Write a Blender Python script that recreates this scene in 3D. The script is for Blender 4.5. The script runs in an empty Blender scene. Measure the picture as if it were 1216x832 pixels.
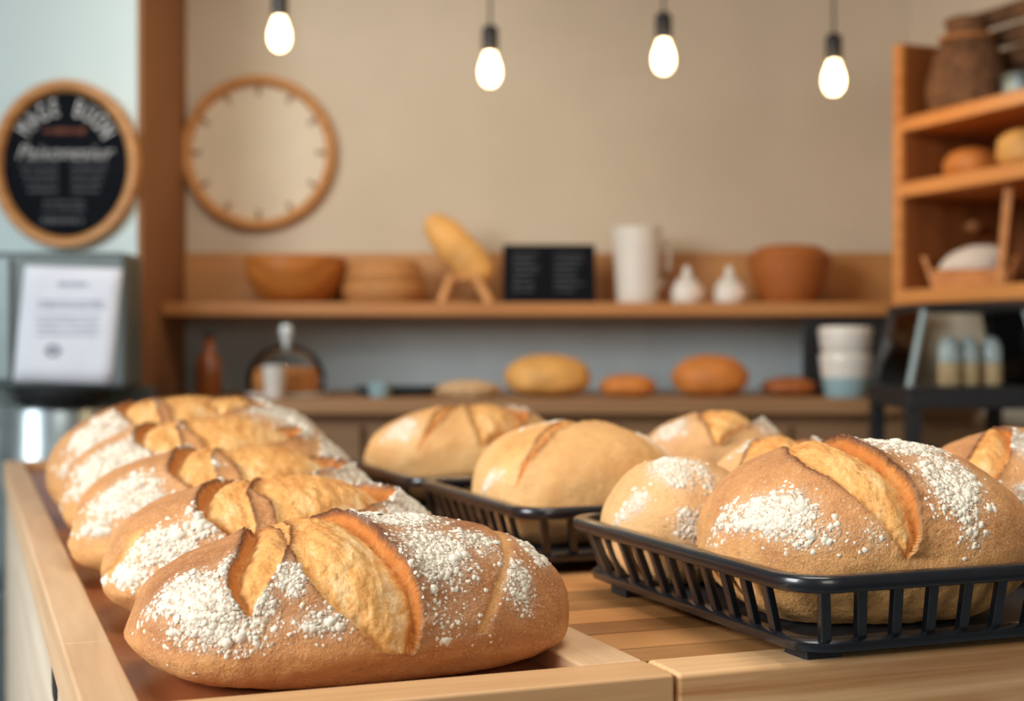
import bpy, bmesh, math, random
import numpy as np
from mathutils import Vector, Matrix

random.seed(7)
PI = math.pi
F = 1216 * 50.0 / 36.0
CZ = 1.12                      # eye height
HY = 416.0
COL = bpy.context.scene.collection


def P(x, y, Y):
    """point of the room seen at photo position x, y when it stands Y metres away"""
    return Vector(((x - 608.0) / F * Y, Y, CZ - (y - HY) / F * Y))


def XX(x, Y): return (x - 608.0) / F * Y
def ZZ(y, Y): return CZ - (y - HY) / F * Y


# ------------------------------------------------------------------ materials
def lin(c):
    out = []
    for v in c[:3]:
        v = v / 255.0
        out.append(v / 12.92 if v <= 0.04045 else ((v + 0.055) / 1.055) ** 2.4)
    return (out[0], out[1], out[2], 1.0)


class NT:
    def __init__(self, name):
        self.m = bpy.data.materials.new(name)
        self.m.use_nodes = True
        self.t = self.m.node_tree
        self.t.nodes.clear()
        self.out = self.t.nodes.new('ShaderNodeOutputMaterial')
        self.b = self.t.nodes.new('ShaderNodeBsdfPrincipled')
        self.t.links.new(self.b.outputs[0], self.out.inputs[0])

    def n(self, typ, **kw):
        nd = self.t.nodes.new(typ)
        for k, v in kw.items():
            if k in nd.inputs.keys():
                self.set(nd.inputs[k], v)
            else:
                setattr(nd, k, v)
        return nd

    def set(self, sock, v):
        if isinstance(v, bpy.types.NodeSocket):
            self.t.links.new(v, sock)
        else:
            sock.default_value = v

    def coords(self, kind='Object', scale=(1, 1, 1), rot=(0, 0, 0)):
        tc = self.n('ShaderNodeTexCoord')
        mp = self.n('ShaderNodeMapping')
        self.t.links.new(tc.outputs[kind], mp.inputs[0])
        mp.inputs['Scale'].default_value = scale
        mp.inputs['Rotation'].default_value = rot
        return mp.outputs[0]

    def noise(self, vec, scale, detail=4, rough=.55, dist=0.0):
        nd = self.n('ShaderNodeTexNoise')
        self.set(nd.inputs['Vector'], vec)
        nd.inputs['Scale'].default_value = scale
        nd.inputs['Detail'].default_value = detail
        nd.inputs['Roughness'].default_value = rough
        nd.inputs['Distortion'].default_value = dist
        return nd.outputs['Fac']

    def ramp(self, fac, stops):
        nd = self.n('ShaderNodeValToRGB')
        self.set(nd.inputs[0], fac)
        els = nd.color_ramp.elements
        while len(els) < len(stops):
            els.new(0.5)
        for e, (p, c) in zip(els, stops):
            e.position = p
            e.color = c if len(c) == 4 else lin(c)
        return nd.outputs[0]

    def mix(self, fac, a, b, mode='MIX'):
        nd = self.n('ShaderNodeMix', data_type='RGBA', blend_type=mode)
        self.set(nd.inputs[0], fac)
        self.set(nd.inputs[6], a)
        self.set(nd.inputs[7], b)
        return nd.outputs[2]

    def math(self, op, a, b=0.0, clamp=False):
        nd = self.n('ShaderNodeMath', operation=op, use_clamp=clamp)
        self.set(nd.inputs[0], a)
        self.set(nd.inputs[1], b)
        return nd.outputs[0]

    def bump(self, h, strength, dist=0.002, normal=None):
        nd = self.n('ShaderNodeBump')
        nd.inputs['Strength'].default_value = strength
        nd.inputs['Distance'].default_value = dist
        self.set(nd.inputs['Height'], h)
        if normal is not None:
            self.set(nd.inputs['Normal'], normal)
        return nd.outputs[0]

    def base(self, c): self.set(self.b.inputs['Base Color'], c)
    def rough(self, r): self.set(self.b.inputs['Roughness'], r)
    def normal(self, n): self.set(self.b.inputs['Normal'], n)


def plain(name, c, rough=.5, metal=0.0, var=.06, scale=30, bump=0.0, coat=0.0):
    k = NT(name)
    v = k.coords()
    n = k.noise(v, scale, 5)
    c1 = lin([min(255, x * (1 + var)) for x in c])
    c0 = lin([x * (1 - var) for x in c])
    k.base(k.ramp(n, [(.3, c0), (.7, c1)]))
    k.rough(rough)
    k.b.inputs['Metallic'].default_value = metal
    if coat: k.b.inputs['Coat Weight'].default_value = coat
    if bump: k.normal(k.bump(k.noise(v, scale * 4, 4), bump))
    return k.m


def wood(name, c0, c1, axis='x', scale=1.0, rough=.5, contrast=1.0, attr=None, bump=.15):
    """wood with its grain along one axis of the object"""
    k = NT(name)
    st = {'x': (1.2, 14, 14), 'y': (14, 1.2, 14), 'z': (14, 14, 1.2)}[axis]
    v = k.coords(scale=tuple(s * scale for s in st))
    n1 = k.noise(v, 1.6, 5, .6, 1.2)
    fine = k.coords(scale=tuple(s * scale * (1 if s < 3 else 5) for s in st))
    n2 = k.noise(fine, 2.5, 4, .65, .2)
    wv = k.n('ShaderNodeTexWave', wave_type='RINGS', rings_direction={'x': 'X', 'y': 'Y', 'z': 'Z'}[axis])
    k.set(wv.inputs['Vector'], k.coords(scale=tuple(s * scale * .5 for s in st)))
    wv.inputs['Scale'].default_value = 1.1
    wv.inputs['Distortion'].default_value = 5.0
    wv.inputs['Detail'].default_value = 3
    f = k.math('ADD', k.math('MULTIPLY', n1, .55), k.math('MULTIPLY', n2, .3))
    f = k.math('ADD', f, k.math('MULTIPLY', wv.outputs['Fac'], .16))
    mid = .5
    d = .22 / contrast
    col = k.ramp(f, [(mid - d, c0), (mid + d, c1)])
    if attr:
        at = k.n('ShaderNodeAttribute', attribute_name=attr)
        col = k.mix(1.0, col, at.outputs['Color'], 'MULTIPLY')
    k.base(col)
    k.rough(rough)
    k.normal(k.bump(f, bump, .001))
    return k.m


def glass(name, tint=(250, 253, 253), rough=.02):
    """thin clear glass: mostly see-through, mirror-like at its rims"""
    k = NT(name)
    tr = k.n('ShaderNodeBsdfTransparent'); tr.inputs[0].default_value = lin(tint)
    gl = k.n('ShaderNodeBsdfGlossy'); gl.inputs['Roughness'].default_value = rough
    fr = k.n('ShaderNodeLayerWeight'); fr.inputs[0].default_value = .12
    mx = k.n('ShaderNodeMixShader')
    k.t.links.new(fr.outputs[0], mx.inputs[0])
    k.t.links.new(tr.outputs[0], mx.inputs[1])
    k.t.links.new(gl.outputs[0], mx.inputs[2])
    k.t.links.new(mx.outputs[0], k.out.inputs[0])
    return k.m


def emit(name, c, s):
    k = NT(name)
    k.b.inputs['Base Color'].default_value = (1, 1, 1, 1)
    k.b.inputs['Emission Color'].default_value = c
    k.b.inputs['Emission Strength'].default_value = s
    return k.m


def bread(name, dark, mid, light, flour_amt=1.0, grain=1.0):
    """crust whose flour, scorched rims and baking come from values stored on the loaf"""
    k = NT(name)
    v = k.coords()
    at = k.n('ShaderNodeAttribute', attribute_name='crust')
    sep = k.n('ShaderNodeSeparateColor')
    k.t.links.new(at.outputs['Color'], sep.inputs[0])
    flour, burn, bake = sep.outputs[0], sep.outputs[1], sep.outputs[2]
    big = k.noise(v, 14, 4, .6)
    midn = k.noise(v, 90, 5, .65)
    fine = k.noise(v, 520, 3, .7)
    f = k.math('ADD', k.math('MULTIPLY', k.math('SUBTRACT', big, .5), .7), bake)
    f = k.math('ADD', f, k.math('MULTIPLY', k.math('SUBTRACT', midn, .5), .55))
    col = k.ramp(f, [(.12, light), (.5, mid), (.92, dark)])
    # pale dusty speckle
    sp = k.ramp(fine, [(.56, (0, 0, 0, 1)), (.66, (1, 1, 1, 1))])
    spk = k.math('MULTIPLY', sp, k.math('MULTIPLY', midn, 1.05 * grain), True)
    col = k.mix(spk, col, lin((238, 208, 168)))
    pits = k.ramp(k.noise(v, 330, 2, .5), [(.28, (1, 1, 1, 1)), (.36, (0, 0, 0, 1))])
    col = k.mix(k.math('MULTIPLY', pits, .35), col, lin((96, 56, 30)))
    bn = k.math('MULTIPLY', burn, k.math('ADD', .55, k.math('MULTIPLY', midn, .9)), True)
    col = k.mix(bn, col, k.ramp(fine, [(.3, (58, 30, 16)), (.75, (132, 74, 36))]))
    crack = k.n('ShaderNodeTexVoronoi', feature='DISTANCE_TO_EDGE')
    k.set(crack.inputs['Vector'], v)
    crack.inputs['Scale'].default_value = 210
    ck = k.ramp(crack.outputs['Distance'], [(.02, (0, 0, 0, 1)), (.2, (1, 1, 1, 1))])
    fl = k.math('MULTIPLY', flour, k.math('ADD', .55, k.math('MULTIPLY', fine, .9)), True)
    fl = k.math('MULTIPLY', fl, k.math('ADD', .5, k.math('MULTIPLY', ck, .5)))
    fl = k.math('MULTIPLY', fl, flour_amt, True)
    col = k.mix(fl, col, k.ramp(midn, [(.35, (206, 196, 176)), (.65, (240, 232, 214))]))
    k.base(col)
    k.rough(k.math('ADD', .62, k.math('MULTIPLY', fl, .3)))
    k.b.inputs['Specular IOR Level'].default_value = .32
    h = k.math('ADD', k.math('MULTIPLY', fine, .75), k.math('MULTIPLY', midn, .75))
    h = k.math('ADD', h, k.math('MULTIPLY', k.math('MULTIPLY', fl, ck), .9))
    k.normal(k.bump(h, .8 * grain, .0024))
    return k.m


def crumb(name, c0, c1, c2):
    """torn inner bread of a scored opening"""
    k = NT(name)
    v = k.coords(scale=(1, .45, .45), rot=(0, 0, .4))
    v0 = k.coords()
    at = k.n('ShaderNodeAttribute', attribute_name='crust')
    sep = k.n('ShaderNodeSeparateColor')
    k.t.links.new(at.outputs['Color'], sep.inputs[0])
    a = k.noise(v, 75, 6, .68, .5)
    fine = k.noise(v0, 380, 4, .7)
    f = k.math('ADD', k.math('MULTIPLY', a, .75), k.math('MULTIPLY', fine, .3))
    f = k.math('ADD', f, k.math('MULTIPLY', sep.outputs[2], .35))
    col = k.ramp(f, [(.42, c2), (.62, c1), (.84, c0)])
    bn = k.math('MULTIPLY', sep.outputs[1], k.math('ADD', .4, k.math('MULTIPLY', fine, 1.0)), True)
    col = k.mix(bn, col, lin((112, 56, 24)))
    pit = k.ramp(k.noise(v, 120, 2, .5), [(.27, (1, 1, 1, 1)), (.34, (0, 0, 0, 1))])
    col = k.mix(k.math('MULTIPLY', pit, .55), col, lin((140, 78, 32)))
    k.base(col)
    k.rough(.7)
    k.b.inputs['Specular IOR Level'].default_value = .3
    h = k.math('ADD', a, k.math('MULTIPLY', fine, .5))
    k.normal(k.bump(h, .8, .003))
    return k.m


M = {}
M['crust'] = bread('artisan crust', (144, 82, 42), (202, 140, 86), (234, 176, 108))
M['crust_pale'] = bread('pale crust', (188, 126, 74), (216, 162, 106), (234, 184, 124), 1.0, .75)
M['crust_plain'] = bread('smooth crust', (190, 122, 62), (218, 162, 98), (230, 184, 124), .8, .3)
M['crumb'] = crumb('torn crumb', (204, 126, 58), (232, 174, 102), (248, 222, 172))
M['flour'] = plain('flour flakes', (228, 219, 200), .9, var=.05, scale=160, bump=.3)
M['tray_wood_y'] = wood('pale maple along the rail', (196, 154, 112), (226, 190, 148), 'y', 1.3, .5)
M['tray_wood_x'] = wood('pale maple across', (190, 140, 92), (220, 176, 126), 'x', 1.3, .5)
M['side_wood'] = wood('bleached board', (196, 176, 150), (226, 212, 190), 'y', .8, .6)
M['tray_floor'] = wood('reddish floor board', (136, 76, 44), (176, 106, 66), 'y', 1.0, .4)
M['slats'] = wood('counter slats', (206, 132, 72), (240, 178, 112), 'x', 1.0, .42, attr='tint')
M['fascia'] = wood('counter edge board', (190, 134, 82), (242, 200, 148), 'x', 1.2, .45, 1.5)
M['body_wood'] = wood('counter carcass', (150, 108, 70), (180, 134, 90), 'z', .7, .6)
M['black'] = plain('black coated wire', (17, 20, 26), .30, 0.0, .15, 60, coat=.35)
M['black_matte'] = plain('matte black', (20, 22, 26), .6, 0, .15, 20)
M['black_socket'] = plain('black socket', (24, 24, 26), .5, 0, .1, 20)
M['shelf_wood'] = wood('honey shelf', (164, 108, 56), (198, 140, 82), 'x', .9, .45)
M['splash_wood'] = wood('honey back board', (172, 120, 68), (202, 148, 92), 'x', .6, .5, .8)
M['counter_wood'] = wood('brown work top', (140, 102, 66), (174, 132, 90), 'x', .9, .5)
M['panel_wood'] = wood('brown front panel', (122, 90, 58), (150, 114, 78), 'x', .6, .6)
M['cab_wood'] = wood('orange pine cabinet', (190, 122, 62), (222, 154, 88), 'y', .9, .45)
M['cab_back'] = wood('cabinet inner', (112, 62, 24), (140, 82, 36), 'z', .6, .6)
M['ring_wood'] = wood('oak ring', (184, 126, 70), (214, 158, 98), 'x', 1.2, .5)
M['wall'] = plain('beige plaster', (204, 190, 168), .9, 0, .025, 3, .04)
M['wall_cool'] = plain('pale sage plaster', (212, 232, 234), .9, 0, .02, 3, .04)
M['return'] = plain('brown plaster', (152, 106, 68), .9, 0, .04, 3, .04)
M['grey_wall'] = plain('grey tile', (182, 194, 196), .6, 0, .03, 6)
M['floor'] = plain('grey floor', (140, 146, 148), .5, 0, .06, 4)
M['ceiling'] = plain('ceiling paint', (214, 206, 194), .9, 0, .02, 3)
M['clock_face'] = plain('cream face', (220, 208, 184), .8, 0, .02, 8)
M['mark'] = plain('clock marks', (150, 118, 84), .7, 0, .05, 30)
M['slate'] = plain('blackboard', (17, 21, 27), .95, 0, .12, 25)
M['slate'].node_tree.nodes['Principled BSDF'].inputs['Specular IOR Level'].default_value = .15
M['chalk'] = plain('chalk', (206, 208, 208), .9, 0, .05, 90)
M['chalk_dim'] = plain('faint chalk', (86, 90, 96), .9, 0, .05, 90)
M['chalk_rust'] = plain('rust chalk', (104, 60, 44), .9, 0, .05, 90)
M['paper'] = plain('white paper', (236, 241, 252), .8, 0, .02, 12)
M['ink'] = plain('grey ink', (128, 132, 146), .8, 0, .05, 40)
M['ink_pale'] = plain('pale ink', (176, 182, 196), .8, 0, .05, 40)
M['steel'] = plain('brushed steel', (176, 190, 194), .3, .85, .08, 20)
M['steel_dark'] = plain('dark grey housing', (98, 108, 108), .45, .3, .06, 10)
M['steel_pale'] = plain('pale grey edge', (140, 156, 158), .45, .3, .06, 10)
M['ceramic'] = plain('white ceramic', (226, 224, 216), .35, 0, .02, 10, coat=.2)
M['ceramic_pink'] = plain('blush ceramic', (214, 186, 166), .4, 0, .02, 10)
M['ceramic_blue'] = plain('blue ceramic', (150, 184, 192), .4, 0, .04, 16)
M['ceramic_pale'] = plain('pale glassy knob', (196, 206, 206), .2, 0, .05, 20, coat=.3)
M['bowl_wood'] = wood('turned bowl wood', (156, 90, 34), (196, 124, 56), 'x', .9, .4)
M['wicker'] = None
M['glass'] = glass('clear glass')
M['amber'] = plain('amber glass', (150, 84, 36), .12, 0, .1, 20, coat=.5)
M['cake'] = plain('brown cake', (196, 124, 66), .85, 0, .2, 40, .5)
M['cream'] = plain('tan filling', (206, 172, 128), .8, 0, .12, 60, .3)
M['loaf_gold'] = plain('golden bun', (222, 168, 92), .6, 0, .1, 12, .25)
M['loaf_orange'] = plain('orange bun', (204, 128, 58), .6, 0, .1, 12, .25)
M['loaf_brown'] = plain('brown bun', (160, 92, 44), .65, 0, .12, 14, .25)
M['cloth'] = plain('white cloth', (220, 212, 198), .9, 0, .03, 30, .2)
M['dark_basket'] = plain('dark woven cane', (104, 70, 42), .8, 0, .25, 50, .6)
M['brown_wood'] = wood('brown board', (150, 98, 54), (186, 128, 76), 'z', .9, .5)
M['bulb'] = emit('lit bulb', (1.0, .74, .40, 1), 7.0)
M['slot'] = plain('dark slot', (30, 24, 20), .9, 0, .1, 20)
M['napkin'] = plain('dark blue grey', (60, 72, 84), .6, 0, .1, 20)


def wicker(name, c0, c1):
    k = NT(name)
    v = k.coords(scale=(1, 1, 1))
    w = k.n('ShaderNodeTexWave', wave_type='BANDS', bands_direction='Z')
    k.set(w.inputs['Vector'], v)
    w.inputs['Scale'].default_value = 26
    w.inputs['Distortion'].default_value = 2.0
    w.inputs['Detail Scale'].default_value = 6
    n = k.noise(v, 60, 3)
    f = k.math('ADD', k.math('MULTIPLY', w.outputs['Fac'], .6), k.math('MULTIPLY', n, .4))
    k.base(k.ramp(f, [(.25, c0), (.75, c1)]))
    k.rough(.65)
    k.normal(k.bump(f, .6, .004))
    return k.m


M['wicker'] = wicker('woven cane', (150, 92, 42), (206, 150, 90))
M['wicker_dark'] = wicker('dark orange cane', (150, 84, 32), (190, 112, 50))


# ------------------------------------------------------------------ mesh helpers
class MB:
    def __init__(self):
        self.v, self.f = [], []

    def add(self, vs, fs):
        o = len(self.v)
        self.v += [tuple(p) for p in vs]
        self.f += [tuple(i + o for i in f) for f in fs]
        return self

    def box(self, x0, x1, y0, y1, z0, z1):
        vs = [(x, y, z) for z in (z0, z1) for y in (y0, y1) for x in (x0, x1)]
        return self.add(vs, [(0, 2, 3, 1), (4, 5, 7, 6), (0, 1, 5, 4), (2, 6, 7, 3), (0, 4, 6, 2), (1, 3, 7, 5)])

    def quadbox(self, bot, top):
        """four bottom and four top corners, both counter-clockwise seen from above"""
        return self.add(list(bot) + list(top), [(3, 2, 1, 0), (4, 5, 6, 7)] + [(i, (i + 1) % 4, 4 + (i + 1) % 4, 4 + i) for i in range(4)])

    def sweep(self, path, prof, closed=False, up=(0, 0, 1)):
        """sweep a 2D outline (side, up) along a path"""
        n = len(path)
        path = [Vector(p) for p in path]
        up = Vector(up)
        vs, fs = [], []
        m = len(prof)
        for i, p in enumerate(path):
            a = path[(i - 1) % n] if (closed or i > 0) else p
            b = path[(i + 1) % n] if (closed or i < n - 1) else p
            t = (b - a).normalized()
            u = up if abs(t.dot(up)) < .95 else Vector((1, 0, 0))
            s = t.cross(u).normalized()
            w = s.cross(t).normalized()
            for q in prof:
                vs.append(p + s * q[0] + w * q[1])
        for i in range(n if closed else n - 1):
            j = (i + 1) % n
            for k in range(m):
                l = (k + 1) % m
                fs.append((i * m + k, i * m + l, j * m + l, j * m + k))
        if not closed:
            fs.append(tuple(range(m - 1, -1, -1)))
            fs.append(tuple((n - 1) * m + k for k in range(m)))
        return self.add(vs, fs)

    def tube(self, path, r, seg=10, closed=False, r2=None):
        r2 = r if r2 is None else r2
        return self.sweep(path, [(r * math.cos(2 * PI * k / seg), r2 * math.sin(2 * PI * k / seg)) for k in range(seg)], closed)

    def lathe(self, prof, seg=40, c=(0, 0, 0), axis='z', sx=1.0, sy=1.0):
        """revolve (radius, height) pairs"""
        vs, fs = [], []
        n = len(prof)
        for r, h in prof:
            r = max(r, 1e-5)
            for k in range(seg):
                a = 2 * PI * k / seg
                if axis == 'z':
                    vs.append((c[0] + sx * r * math.cos(a), c[1] + sy * r * math.sin(a), c[2] + h))
                else:
                    vs.append((c[0] + sx * r * math.cos(a), c[1] + h, c[2] + sy * r * math.sin(a)))
        for i in range(n - 1):
            for k in range(seg):
                l = (k + 1) % seg
                q = (i * seg + k, i * seg + l, (i + 1) * seg + l, (i + 1) * seg + k)
                fs.append(q if axis == 'z' else q[::-1])
        a = tuple(range(seg - 1, -1, -1)); b = tuple((n - 1) * seg + k for k in range(seg))
        if axis != 'z':
            a, b = a[::-1], b[::-1]
        fs += [a, b]
        return self.add(vs, fs)

    def build(self, name, mat, parent=None, smooth=False, bevel=0.0, seg=2):
        me = bpy.data.meshes.new(name)
        me.from_pydata(self.v, [], self.f)
        me.update()
        bm = bmesh.new(); bm.from_mesh(me)
        bmesh.ops.recalc_face_normals(bm, faces=bm.faces)
        bm.to_mesh(me); bm.free()
        me.materials.append(mat)
        o = bpy.data.objects.new(name, me)
        COL.objects.link(o)
        if parent is not None:
            o.parent = parent
        if smooth:
            me.polygons.foreach_set('use_smooth', [True] * len(me.polygons))
            try:
                me.set_sharp_from_angle(angle=math.radians(42))
            except Exception:
                pass
        if bevel:
            b = o.modifiers.new('edge', 'BEVEL')
            b.width = bevel; b.segments = seg; b.limit_method = 'ANGLE'; b.angle_limit = math.radians(40)
            me.polygons.foreach_set('use_smooth', [True] * len(me.polygons))
            b.harden_normals = True
        return o


def tag(o, label=None, cat=None, group=None, kind=None):
    if label: o['label'] = label
    if cat: o['category'] = cat
    if group: o['group'] = group
    if kind: o['kind'] = kind
    return o


def thing(name, label, cat, loc=(0, 0, 0), rz=0.0, group=None):
    o = bpy.data.objects.new(name, None)
    o.empty_display_size = .05
    COL.objects.link(o)
    o.location = loc
    o.rotation_euler = (0, 0, rz)
    return tag(o, label, cat, group)


def struct(name, mb, mat, **kw):
    return tag(mb.build(name, mat, **kw), kind='structure')


def copy_tree(o, parent=None):
    c = o.copy()
    COL.objects.link(c)
    c.parent = parent
    for ch in list(o.children):
        copy_tree(ch, c)
    return c


def rrect(x0, x1, y0, y1, r, z, seg=6):
    pts = []
    for cx, cy, a0 in ((x1 - r, y0 + r, -90), (x1 - r, y1 - r, 0), (x0 + r, y1 - r, 90), (x0 + r, y0 + r, 180)):
        for k in range(seg + 1):
            a = math.radians(a0 + 90 * k / seg)
            pts.append((cx + r * math.cos(a), cy + r * math.sin(a), z))
    return pts


# ------------------------------------------------------------------ noise for the loaves
_rng = np.random.RandomState(3)
_perm = np.concatenate([_rng.permutation(256)] * 3).astype(np.int64)
_g = _rng.normal(size=(256, 3)); _g /= np.linalg.norm(_g, axis=1)[:, None]


def perlin(p):
    i = np.floor(p).astype(np.int64)
    f = p - i
    u = f * f * f * (f * (f * 6 - 15) + 10)
    i &= 255
    res = 0
    for dx in (0, 1):
        for dy in (0, 1):
            for dz in (0, 1):
                h = _perm[(_perm[(_perm[(i[:, 0] + dx) & 255] + i[:, 1] + dy) & 255] + i[:, 2] + dz) & 255]
                d = f - np.array([dx, dy, dz])
                g = _g[h]
                w = (u[:, 0] if dx else 1 - u[:, 0]) * (u[:, 1] if dy else 1 - u[:, 1]) * (u[:, 2] if dz else 1 - u[:, 2])
                res = res + w * (g * d).sum(1)
    return res * 1.6


def fbm(p, oct=4, rough=.5):
    a, s, r = 1.0, 0.0, 0
    for k in range(oct):
        r = r + a * perlin(p + 17.3 * k)
        s += a
        p = p * 2.03; a *= rough
    return r / s


def sstep(a, b, x):
    t = np.clip((x - a) / (b - a), 0, 1)
    return t * t * (3 - 2 * t)


_sph = {}


def sphere(lvl):
    if lvl not in _sph:
        bm = bmesh.new()
        bmesh.ops.create_icosphere(bm, subdivisions=lvl, radius=1.0)
        v = np.array([q.co[:] for q in bm.verts])
        v /= np.linalg.norm(v, axis=1)[:, None]
        bm.verts.index_update()
        f = np.array([[q.index for q in t.verts] for t in bm.faces])
        bm.free()
        _sph[lvl] = (v, f)
    return _sph[lvl]


def np_mesh(name, v, f, mat, parent, attr=None, smooth=True):
    me = bpy.data.meshes.new(name)
    n, m = len(v), len(f)
    k = f.shape[1]
    me.vertices.add(n)
    me.vertices.foreach_set('co', v.astype(np.float32).ravel())
    me.loops.add(m * k)
    me.loops.foreach_set('vertex_index', f.astype(np.int32).ravel())
    me.polygons.add(m)
    me.polygons.foreach_set('loop_start', np.arange(0, m * k, k, dtype=np.int32))
    me.polygons.foreach_set('use_smooth', np.full(m, smooth))
    me.update(calc_edges=True)
    me.validate()
    if attr is not None:
        a = me.color_attributes.new('crust', 'FLOAT_COLOR', 'POINT')
        a.data.foreach_set('color', attr.astype(np.float32).ravel())
    me.materials.append(mat)
    o = bpy.data.objects.new(name, me)
    COL.objects.link(o)
    if parent is not None: o.parent = parent
    return o


def normals(v, f):
    a, b, c = v[f[:, 0]], v[f[:, 1]], v[f[:, 2]]
    fn = np.cross(b - a, c - a)
    n = np.zeros_like(v)
    for k in range(3):
        for j in range(3):
            n[:, j] += np.bincount(f[:, k], fn[:, j], len(v))
    return n / (np.linalg.norm(n, axis=1)[:, None] + 1e-12)


def make_loaf(label, loc, rz, L, W, H, seed, cuts=(), flour=(), lvl=7, mat='crust', belly=.34, lean=0.0, bake=.5, endb=.85,
              flakes=500, group=None, name='bread_loaf', cat='bread', flake_r=.0010, blunt=2.3, lump=.05, tuck=.0, tilt=None):
    root = thing(name, label, cat, loc, rz, group)
    n, f = sphere(lvl)
    rs = np.random.RandomState(seed)
    off = rs.uniform(-40, 40, 3)
    a, b, c = n[:, 0], n[:, 1], n[:, 2]
    k = blunt + .7 * sstep(0, .9, -c)
    ka = np.minimum(k + endb, 3.6)
    r = (np.abs(a) ** ka + np.abs(b) ** k + np.abs(c) ** k) ** (-2.0 / (k + ka) * (1 + .0 * c))
    Hb, Ht = H * belly, H * (1 - belly)
    r = r * (1 + lump * fbm(n * 1.35 + off, 2))
    x, y = a * r * L / 2, b * r * W / 2
    z = np.where(c > 0, c * r * Ht, c * r * Hb)
    xn = x / (L / 2)
    z = np.where(z > 0, z * (1 - .16 * np.abs(xn) ** 2 + lean * xn), z)
    # rest flat, tuck the foot under
    zz = z + Hb
    s = 1 - .75 * tuck * sstep(1.0, 0., zz / Hb)
    x, y = x * s, y * s
    zz = np.where(zz < .12 * Hb, .12 * Hb + (zz - .12 * Hb) * .15, zz)
    zz = zz - zz.min()
    v = np.stack([x, y, zz], 1)
    phi = np.degrees(np.arctan2(z / np.where(z > 0, Ht, Hb), -y / (W / 2)))
    N = normals(v, f)
    wob = fbm(v * 38 + off, 3) * .022
    # what the front of the loaf shows is shifted by its turn and by the slant of the view
    kv = (W / L) * (math.sin(rz) + loc[0] / loc[1]) * 1.1
    def seen(x, p): return x - kv * math.cos(math.radians(p)) * math.sqrt(max(0.0, 1 - min(1, x * x)))
    flour = [(seen(q[0], q[1]),) + tuple(q[1:]) for q in flour]
    cuts = [dict(q, pts=[(p[0], seen(p[1], p[0]), seen(p[2], p[0])) for p in q['pts']]) for q in cuts]
    disp = .0012 * fbm(v * 45 + off, 3) + .0003 * fbm(v * 300 + off, 3) * sstep(-.2, .3, z / Ht)
    open_ = np.zeros(len(v)); burn = np.zeros(len(v)); tone = np.zeros(len(v)); nofl = np.zeros(len(v))
    lipd = np.zeros(len(v)); ind = np.zeros(len(v)); deep = np.zeros(len(v))
    for cut in cuts:
        ph = [q[0] for q in cut['pts']]
        lft = np.interp(phi, ph, [q[1] for q in cut['pts']]) + wob
        rgt = np.interp(phi, ph, [q[2] for q in cut['pts']]) + wob * .5 + fbm(v * 300 + off, 2) * .004
        inr = (phi > ph[0] - 1) & (phi < ph[-1] + 1) & (c > -.6)
        wid = np.maximum(rgt - lft, 1e-3)
        t = np.clip((2 * xn - lft - rgt) / wid, -4, 4)
        dl, dr = (xn - lft) * L / 2, (rgt - xn) * L / 2          # metres inside each rim
        depth, lip = cut.get('depth', .008), cut.get('lip', .004)
        env = sstep(.01, .07, wid) * inr
        din = np.minimum(dl, dr)
        ins = sstep(-.0004, .0012, din) * env
        if cut.get('score'):
            w = np.exp(-(np.minimum(np.abs(dl), np.abs(dr)) / .0028) ** 2) * inr
            w = np.maximum(w, ((din > 0) & inr) * 1.0)
            disp -= depth * w
            tone -= .42 * w
            nofl = np.maximum(nofl, w * .9)
            continue
        u = np.clip((t + 1) / 2, 0, 1)
        side = 1 if cut.get('ear', 'r') == 'r' else 0
        uu = u if side else 1 - u
        prof = depth * (.30 + .9 * uu ** 2.2) - cut.get('swell', .006) * np.sin(PI * np.clip(u, 0, 1)) ** 1.2
        wall = sstep(0, .006, dl) * sstep(-.0005, .0042, dr) if side else sstep(-.0005, .0042, dl) * sstep(0, .006, dr)
        dd = -prof * wall * env * (din > 0)
        ind = np.where((din > 0) & inr, dd, ind)
        open_ = np.maximum(open_, ((din > 0) & inr & (wid > .015)) * 1.0)
        # lips
        outr, outl = np.maximum(-dr, 0), np.maximum(-dl, 0)
        lr = np.exp(-(outr / .011) ** 1.3) * (dr <= 0) * env
        ll = np.exp(-(outl / .008) ** 1.3) * (dl <= 0) * env
        hi, lo = (lr, ll) if side else (ll, lr)
        raggy = .75 + .5 * fbm(v * 90 + off + 5, 3)
        lipd = np.maximum(lipd, lip * hi * raggy)
        lipd = np.maximum(lipd, lip * .35 * lo * raggy)
        up_ = sstep(15, 60, phi)
        br = np.exp(-(outr / .0034) ** 1.5) * (dr <= 0) * env * (.3 + .9 * up_)
        bl = np.exp(-(outl / .003) ** 1.5) * (dl <= 0) * env * (.2 + .9 * up_)
        burn = np.maximum(burn, np.maximum(br, bl))
        rim = np.maximum(np.exp(-(np.maximum(dr, 0) / .002) ** 2), np.exp(-(np.maximum(dl, 0) / .0016) ** 2)) * (din > 0) * env
        burn = np.maximum(burn, rim * .06 * up_)
        deep = np.where((din > 0) & inr, np.clip(.30 + .7 * np.exp(-((1 - uu) * wid * L / 2 / .0065) ** 2) - .25 * sstep(.45, .8, uu) * sstep(1., .8, uu) + .25 * sstep(40, 90, phi), 0, 1), deep)
    outside = 1 - open_
    disp = np.where(open_ > .5, ind + .0018 * fbm(v * np.array([160, 80, 80]) + off, 4) * 1.2 + .0016 * fbm(v * 55 + off + 9, 3), disp + lipd)
    # flour dusting
    fm = np.zeros(len(v))
    for (fx, fp, sx, sp, amp) in flour:
        fm = np.maximum(fm, amp * np.exp(-((xn - fx) / sx) ** 2 - ((phi - fp) / sp) ** 2))
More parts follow.
